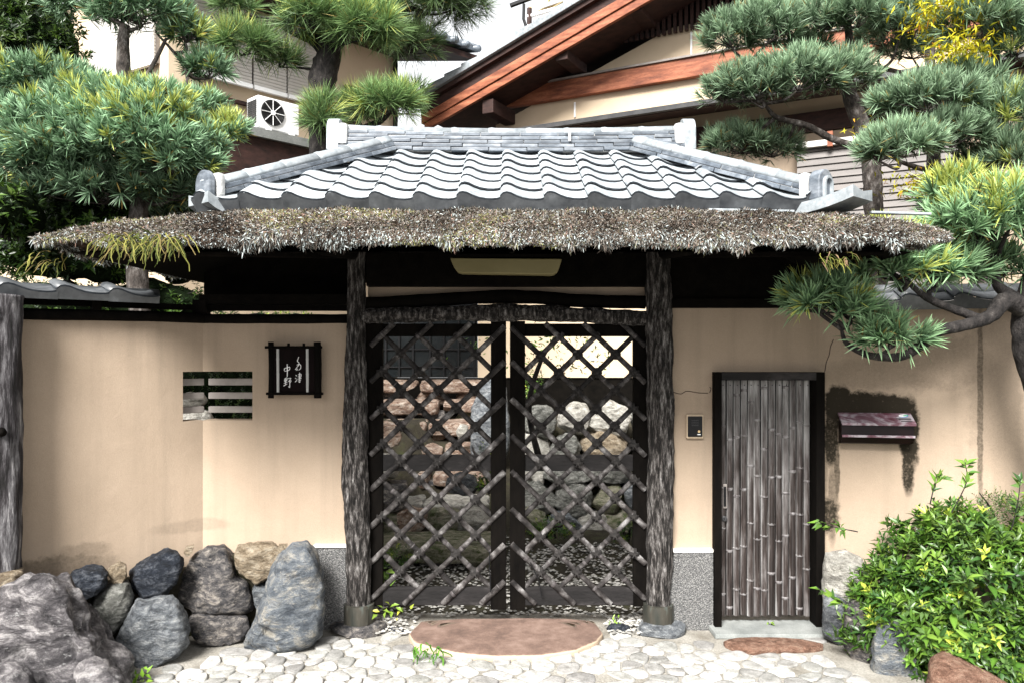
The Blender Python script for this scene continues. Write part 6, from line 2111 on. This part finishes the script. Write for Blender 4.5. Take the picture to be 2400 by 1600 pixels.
def bush(name, label, cat, c, r, n, stems=12, objs=300, facing=(0, -1, 0.35), per=8, L_=(0.055, 0.095), young=0.05, dark=1.0, asp=(0.30, 0.42), zmin=-0.5, core=False):
    base = Vector(tuple(c)) - Vector((0, 0, r[2] * 0.9))
    t = thing(name, label, cat, tuple(base))
    tp, td, pos, ld, nr_, ln, wd, T, al, d = shoots(c, r, n, zmin, per, L_, facing=facing, asp=asp)
    N = len(pos)
    cln = np.array([noise.noise(Vector((p[0] * 5, p[1] * 5, p[2] * 5))) for p in tp])
    colr = LEAFC[npr.randint(0, len(LEAFC), len(tp))][T] * npr.uniform(0.65, 1.25, (N, 1)) * dark * (1 + 0.5 * cln[T][:, None])
    yg = ((npr.rand(len(tp)) < young * (1 + 3 * cln))[T]) & (al > 0.3)
    colr[yg] = YOUNGC * npr.uniform(0.7, 1.15, (yg.sum(), 1))
    if objs:
        vis = (pos - np.array([0, CY, CH]))
        vis /= np.linalg.norm(vis, axis=1, keepdims=True)
        score = -(d[T] * vis).sum(1) + npr.uniform(0, 0.3, N) + al * 0.5 + ln * 8
        inx = np.abs(pos[:, 0] / (pos[:, 1] - CY)) < 0.64
        score[~inx] -= 5
        top = np.argsort(-score)[:objs]
        # shared leaf meshes, six tints
        vars_ = []
        tints = list(LEAFC) + [YOUNGC]
        for tint in tints:
            me = bpy.data.meshes.new('leaf')
            prof = [(0.0, 0.0), (0.2, 0.33), (0.42, 0.5), (0.65, 0.40), (0.85, 0.17)]
            v, f = [], []
            for s, w_ in prof:
                v += [(-w_, s, 0.25 * w_ - 0.16 * s * s), (0, s, -0.16 * s * s), (w_, s, 0.25 * w_ - 0.16 * s * s)]
            v.append((0, 1.0, -0.18))
            for i in range(len(prof) - 1):
                q = i * 3
                f += [(q, q + 1, q + 4, q + 3), (q + 1, q + 2, q + 5, q + 4)]
            q = (len(prof) - 1) * 3
            f += [(q, q + 1, q + 3), (q + 1, q + 2, q + 3)]
            me.from_pydata(v, [], f)
            at = me.color_attributes.new('Col', 'FLOAT_COLOR', 'POINT')
            cc = np.ones((len(v), 4), np.float32)
            cc[:, :3] = tint * dark
            cc[1::3, :3] *= 1.3
            at.data.foreach_set('color', cc.reshape(-1))
            me.materials.append(MAT['leaf'])
            vars_.append(me)
        for i in top:
            y_ = Vector(ld[i]).normalized()
            x_ = y_.cross(Vector(nr_[i])).normalized()
            z_ = x_.cross(y_)
            m = Matrix((x_ * wd[i] * 1.08, y_ * ln[i] * 1.08, z_ * ln[i])).transposed().to_4x4()
            m.translation = Vector(pos[i])
            k = 6 if yg[i] else int(npr.randint(0, 6))
            put('leaf', vars_[k], t, m)
        mask = np.ones(N, bool)
        mask[top] = False
    else:
        mask = np.ones(N, bool)
    leaf_mesh('foliage', pos[mask], ld[mask], nr_[mask], ln[mask], wd[mask], colr[mask], MAT['leaf'], t)
    if core:  # solid dark core added to block light passing through the shrub
        cc_ = Vector(tuple(c))
        rock('light_block_core', [cc_ + Vector((r[0] * 0.86 * math.cos(q), 0, r[2] * 0.86 * math.sin(q))) for q in np.linspace(0, 6.283, 13)[:-1]], r[1] * 1.5, MAT['inner_dark'], t, nrm=Vector((0, -1, 0)), sub=4, rough=0.09, power=2.2, facets=0)
    sm = MB()
    for i in range(stems):
        e = Vector(tp[rnd.randrange(len(tp))])
        sm.tube(smooth_path([base + Vector((rnd.uniform(-0.1, 0.1), rnd.uniform(-0.1, 0.1), 0)), base.lerp(e, 0.5) + Vector((0, 0, 0.05)), e], 4), lerp_list([0.012, 0.008, 0.003], 9), 5)
    sm.build('stems', MAT['dark_bark'], t, smooth=True, kind='stuff')
    return t


# planter rocks + soil
pk = thing('planter_edge', 'edge of upright grey and brown rocks holding the planter by the small door', 'rock wall', (2.0, -0.4, 0))
for key, px, Y, dep in (('pale', [(1932, 1300), (1975, 1288), (2020, 1310), (2045, 1390), (2040, 1450), (2030, 1500), (1990, 1500), (1935, 1490), (1928, 1400)], -0.16, 0.3),
                        ('grey', [(1928, 1490), (1930, 1400), (1968, 1380), (2000, 1420), (1985, 1510), (1955, 1505)], -0.22, 0.2),
                        ('brown', [(1980, 1430), (2000, 1390), (2035, 1410), (2052, 1470), (2050, 1555), (2030, 1570), (1998, 1540), (1978, 1510)], -0.42, 0.25),
                        ('slate', [(2042, 1520), (2050, 1460), (2090, 1440), (2140, 1480), (2150, 1560), (2140, 1640), (2060, 1640), (2040, 1600)], -0.62, 0.28),
                        ('slate', [(2050, 1450), (2060, 1420), (2095, 1425), (2110, 1470), (2085, 1500), (2055, 1490)], -0.55, 0.22)):
    pxrock('rock', px, Y, dep, ST[key], pk, sub=4, rough=0.045, power=3)
pxrock('boulder', [(2165, 1620), (2172, 1560), (2200, 1538), (2250, 1550), (2320, 1572), (2380, 1600), (2400, 1680), (2250, 1720), (2170, 1690)], -0.95, 0.35, ST['red'], sub=4, rough=0.03,
       label='rounded reddish boulder below the leafy bush', cat='boulder')
so_ = MB()
so_.prism([(2.05, -0.05, 0.0), (2.2, -0.55, 0.0), (3.6, -0.6, 0.0), (3.6, -0.35, 0.0)], (0, 0, 0.2))
so_.build('planter_soil', MAT['soil'], kind='structure', label='dark soil filling the planter by the small door')

gbush = bush('leafy_bush', 'glossy bright green leafy bush filling the planter by the small door', 'bush', P(2285, 1440, -0.50), (0.66, 0.46, 0.60), 2200, young=0.07, per=9, zmin=-0.85)
bush('leafy_bush', 'dark small leaved bush behind the glossy bush at the picture edge', 'bush', P(2370, 1235, -0.30), (0.32, 0.25, 0.22), 420, objs=0, per=9, L_=(0.02, 0.035), young=0.02, dark=0.7, stems=2)
# loose sprigs rising from the bush
for k, (pts, lab) in enumerate((([(2230, 1200, -0.6), (2265, 1130, -0.6), (2262, 1082, -0.6)], 'tallest leafy shoot standing above the glossy bush'), ([(2370, 1240, -0.6), (2385, 1180, -0.6), (2392, 1120, -0.6)], 'leafy shoot above the dark small leaved bush'),
                               ([(2010, 1245, -0.5), (1960, 1235, -0.5), (1910, 1222, -0.5)], 'leafy sprig reaching across the small door frame'), ([(2180, 1180, -0.55), (2190, 1140, -0.55), (2205, 1112, -0.55)], 'short leafy shoot beside the tallest shoot of the glossy bush'),
                               ([(1990, 1420, -0.45), (1950, 1400, -0.45), (1912, 1372, -0.45)], 'leafy sprig hanging over the planter rocks'))):
    q = smooth_path([P(*p) for p in pts], 5)
    t = MB().tube(q, lerp_list([0.004, 0.002], len(q)), 5).build('shoot', MAT['dark_bark'], gbush)
    n = 17
    idx = npr.uniform(0.2, 1.0, n)
    pos = np.array([tuple(q[min(len(q) - 1, int(i * (len(q) - 1)))]) for i in idx])
    dd0 = np.array(tuple((q[-1] - q[0]).normalized()))
    ld = dd0 * 0.7 + npr.normal(size=(n, 3)) * 0.6
    ln = npr.uniform(0.05, 0.085, n)
    colr = LEAFC[npr.randint(0, 6, n)] * npr.uniform(0.7, 1.2, (n, 1))
    leaf_mesh('leaves', pos, ld, np.tile([[0, -0.6, 0.8]], (n, 1)) + npr.normal(size=(n, 3)) * 0.3, ln, ln * 0.36, colr, MAT['leaf'], t)

# dark evergreen shrubs behind the cream wall and garden shrubs
for (x, y, rx, ry, Y, n, dark, L_, lab) in (
        (170, 560, 230, 120, 0.95, 800, 0.42, (0.05, 0.085), 'dark evergreen shrub under the big podocarpus cloud'),
        (60, 120, 140, 160, 1.6, 800, 0.40, (0.05, 0.09), 'dark leafy evergreen behind the podocarpus at the top corner'),
        (420, 560, 200, 110, 1.5, 600, 0.40, (0.05, 0.08), 'dark shrub behind the cream wall near the eave end'),
        (260, 440, 290, 75, 1.9, 700, 0.38, (0.05, 0.08), 'dark shade shrub behind the podocarpus trunk above the thatch tip'),
        (30, 500, 60, 70, 0.35, 90, 0.5, (0.07, 0.10), 'bluish broad leaved camellia at the edge under the podocarpus'),
        (300, 720, 240, 60, 1.1, 260, 0.55, (0.04, 0.07), 'low shrub seen through the gap above the cream wall'),
        (540, 930, 150, 100, 2.3, 520, 0.40, (0.03, 0.05), 'small dark shrub seen through the slit window')):
    k = (Y + 5) / F
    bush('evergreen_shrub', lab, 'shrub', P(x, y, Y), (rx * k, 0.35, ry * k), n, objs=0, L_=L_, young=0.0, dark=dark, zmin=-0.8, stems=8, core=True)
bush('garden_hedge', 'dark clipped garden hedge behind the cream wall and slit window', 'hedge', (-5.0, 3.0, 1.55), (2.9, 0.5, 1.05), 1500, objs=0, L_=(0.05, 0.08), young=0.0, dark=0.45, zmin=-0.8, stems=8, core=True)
for (x, y, rx, ry, Y, n, lab) in ((660, 745, 90, 22, 1.2, 70, 'bright garden plant seen above the wall near the nameplate'), (1250, 900, 28, 40, 2.6, 50, 'small green plant at the top of the garden rockery'),
                                  (1135, 1100, 25, 60, 1.0, 50, 'small green plant beside the garden steps'), (1290, 1235, 60, 26, 2.3, 90, 'low green plant at the foot of the garden rockery'), (1470, 1240, 40, 30, 2.2, 60, 'fern like plant by the rockery near the straight post'), (920, 1300, 60, 30, 0.95, 60, 'low plant beside the lowest garden step')):
    k = (Y + 5) / F
    bush('garden_plant', lab, 'plant', P(x, y, Y), (rx * k, 0.12, ry * k), n, objs=0, L_=(0.03, 0.05), young=0.15, dark=0.9, zmin=-0.8, stems=4)

# small tree seen through the upper lattice
st = thing('garden_maple', 'thin maple sapling with green leaves seen through the upper lattice', 'tree', tuple(P(1262, 1090, 1.4)))
q = smooth_path([P(1268, 1090, 1.4), P(1240, 960, 1.4), P(1262, 860, 1.4), P(1300, 790, 1.4)], 6)
MB().tube(q, lerp_list([0.03, 0.022, 0.018, 0.01], len(q)), 8, amp=0.1).build('trunk', MAT['dark_bark'], st, smooth=True)
n = 260
cc = np.array([tuple(P(x, y, 1.4)) for x, y in [(1260, 820), (1290, 800), (1330, 820), (1370, 795), (1395, 840), (1340, 860), (1250, 850), (1110, 790)]])
pos = cc[npr.randint(0, 8, n)] + npr.normal(size=(n, 3)) * np.array([[0.09, 0.15, 0.07]])
leaf_mesh('crown', pos, npr.normal(size=(n, 3)) + np.array([[0, 0, -0.6]]), npr.normal(size=(n, 3)), npr.uniform(0.03, 0.06, n), npr.uniform(0.01, 0.018, n), LEAFC[npr.randint(0, 6, n)] * 1.2, MAT['leaf'], st)

# yellow maple on the right
ym = thing('yellow_maple', 'yellow green maple sprays among the pines at the right edge', 'tree', tuple(P(2200, 700, 1.9)))
q = smooth_path([P(2200, 700, 1.9), P(2190, 420, 1.9), P(2185, 250, 1.9), P(2180, 120, 1.9), P(2190, 0, 1.9)], 6)
MB().tube(q, lerp_list([0.07, 0.06, 0.05, 0.04, 0.03], len(q)), 12, amp=0.12, sc=16).build('trunk', MAT['bark'], ym, smooth=True)
MB().tube([P(2245, 640, 1.6), P(2238, 380, 1.6)], 0.05, 10, amp=0.1).build('trunk', MAT['bark'], ym, smooth=True)
for (x, y, rx, ry, n, Yq) in ((2240, 20, 95, 28, 620, 1.0), (2250, 118, 62, 32, 480, 0.95), (2110, 295, 70, 22, 420, 1.3), (2180, 430, 80, 30, 420, 0.9), (2060, 315, 30, 26, 130, 1.3), (2190, 60, 50, 30, 200, 1.1)):
    k = (Yq + 5) / F
    c = np.array(tuple(P(x, y, Yq)))
    pos = c + npr.normal(size=(n, 3)) * np.array([[rx * k * 0.55, 0.12, ry * k * 0.5]])
    colr = np.array([(0.42, 0.36, 0.015), (0.52, 0.47, 0.03), (0.30, 0.32, 0.02), (0.42, 0.20, 0.02)])[npr.choice(4, n, p=[0.4, 0.3, 0.24, 0.06])] * npr.uniform(0.6, 1.1, (n, 1))
    leaf_mesh('leaf_spray', pos, npr.normal(size=(n, 3)) * 0.7 + np.array([[-0.4, -0.1, -0.25]]), np.array([[0, 0, 1.0]]) + npr.normal(size=(n, 3)) * 0.4, npr.uniform(0.05, 0.085, n), npr.uniform(0.010, 0.020, n), colr, MAT['dull_leaf'], ym)

# ferns and weeds
def fern(name, label, c, n, L_, cols, spread=0.5, droop=1.0, back=0.25, W=(0.006, 0.01)):
    t = thing(name, label, 'plant', tuple(c))
    mbs = MB()
    vv, colv = [], []
    m = MB()
    for i in range(n):
        a = rnd.uniform(-1, 1) * spread
        ln_ = rnd.uniform(*L_)
        o = c + Vector((rnd.uniform(-1, 1) * 0.12 * spread * 2, rnd.uniform(-0.03, 0.03), rnd.uniform(-0.03, 0.03)))
        d = Vector((math.sin(a * 1.6), -0.8, rnd.uniform(-0.2, 0.7))).normalized()
        pts = [o]
        v_ = d.copy()
        for s in range(6):
            v_ = (v_ + Vector((rnd.uniform(-0.55, 0.55), rnd.uniform(-0.15, 0.15), -0.32 * droop))).normalized()
            pts.append(pts[-1] + v_ * ln_ / 6)
        w_ = rnd.uniform(*W)
        for s, p in enumerate(pts):
            k = w_ * (1 - 0.6 * s / 6)
            m.v += [p - Vector((k, 0, 0)), p + Vector((k * 0.6, k * 0.6, k * 0.5))]
        b = len(m.v) - 14
        for s in range(6):
            m.f.append((b + 2 * s, b + 2 * s + 1, b + 2 * s + 3, b + 2 * s + 2))
        cc_ = Vector(rnd.choice(cols)) * rnd.uniform(0.75, 1.2)
        colv += [(cc_.x, cc_.y, cc_.z, 1)] * 14
    me, mx = m.mesh('fronds', MAT['dull_leaf'])
    at = me.color_attributes.new('Col', 'FLOAT_COLOR', 'POINT')
    at.data.foreach_set('color', np.array(colv, np.float32).reshape(-1))
    put('fronds', me, t, mx, kind='stuff')
    return t


YF = [(0.10, 0.11, 0.022), (0.18, 0.175, 0.04), (0.05, 0.065, 0.012), (0.13, 0.10, 0.035)]
fern('hanging_fern', 'yellow green fern hanging from the thatch near its outer corner', P(345, 562, -1.28), 150, (0.06, 0.20), YF, 0.75, W=(0.003, 0.0055))
fern('hanging_fern', 'small brown tipped fern under the thatch above the stained wall', P(1952, 605, -1.25), 34, (0.05, 0.11), YF + [(0.2, 0.13, 0.08)], 0.3, W=(0.003, 0.006))
fern('hanging_fern', 'thin drooping fern below the thatch tip beside the tile coping', P(115, 605, -1.1), 18, (0.08, 0.15), YF, 0.35, W=(0.003, 0.005))
GF = [(0.07, 0.17, 0.02), (0.12, 0.24, 0.03), (0.05, 0.12, 0.02)]
fern('grass_tuft', 'small green weed growing before the big step stone', P(1003, 1534, -0.53) + Vector((0, 0, 0.03)), 26, (0.05, 0.09), GF, 0.35, 0.6)
def weed(label, c, n, L_, cols, spread=0.06):
    t = thing('weed', label, 'plant', tuple(c))
    pos = np.array(tuple(c)) + npr.normal(size=(n, 3)) * np.array([[spread, spread * 0.5, spread * 0.5]])
    ln = npr.uniform(*L_, n)
    leaf_mesh('leaves', pos, npr.normal(size=(n, 3)) * 0.8 + np.array([[0, -0.5, 0.3]]), np.tile([[0, -0.5, 0.9]], (n, 1)) + npr.normal(size=(n, 3)) * 0.2, ln, ln * 0.45, np.array(cols)[npr.randint(0, len(cols), n)], MAT['leaf'], t, kind='stuff')
    m = MB()
    for p in pos[:6]:
        m.tube([Vector(c) - Vector((0, 0, 0.03)), Vector(p)], 0.0018, 4)
    m.build('stems', MAT['dark_bark'], t, kind='stuff')
weed('yellowing leafy weed beside the foot of the crooked post', P(925, 1432, -0.05), 16, (0.045, 0.065), [(0.25, 0.3, 0.04), (0.36, 0.34, 0.05), (0.14, 0.22, 0.03)], 0.05)
weed('bright green weed at the foot of the big boulder', P(325, 1580, -0.82), 24, (0.035, 0.055), [(0.22, 0.36, 0.04), (0.16, 0.30, 0.03)], 0.045)
weed('two leaved green plant behind the lower lattice', P(905, 1350, 0.2), 9, (0.07, 0.10), [(0.14, 0.26, 0.04), (0.2, 0.32, 0.05)], 0.06)
weed('tiny green weed in the gravel beside the straight post', P(1440, 1452, 0.0), 12, (0.02, 0.03), [(0.2, 0.34, 0.04)], 0.03)
weed('tiny weed under the small bamboo door', P(1806, 1455, 0.0), 8, (0.02, 0.03), [(0.16, 0.26, 0.04)], 0.02)
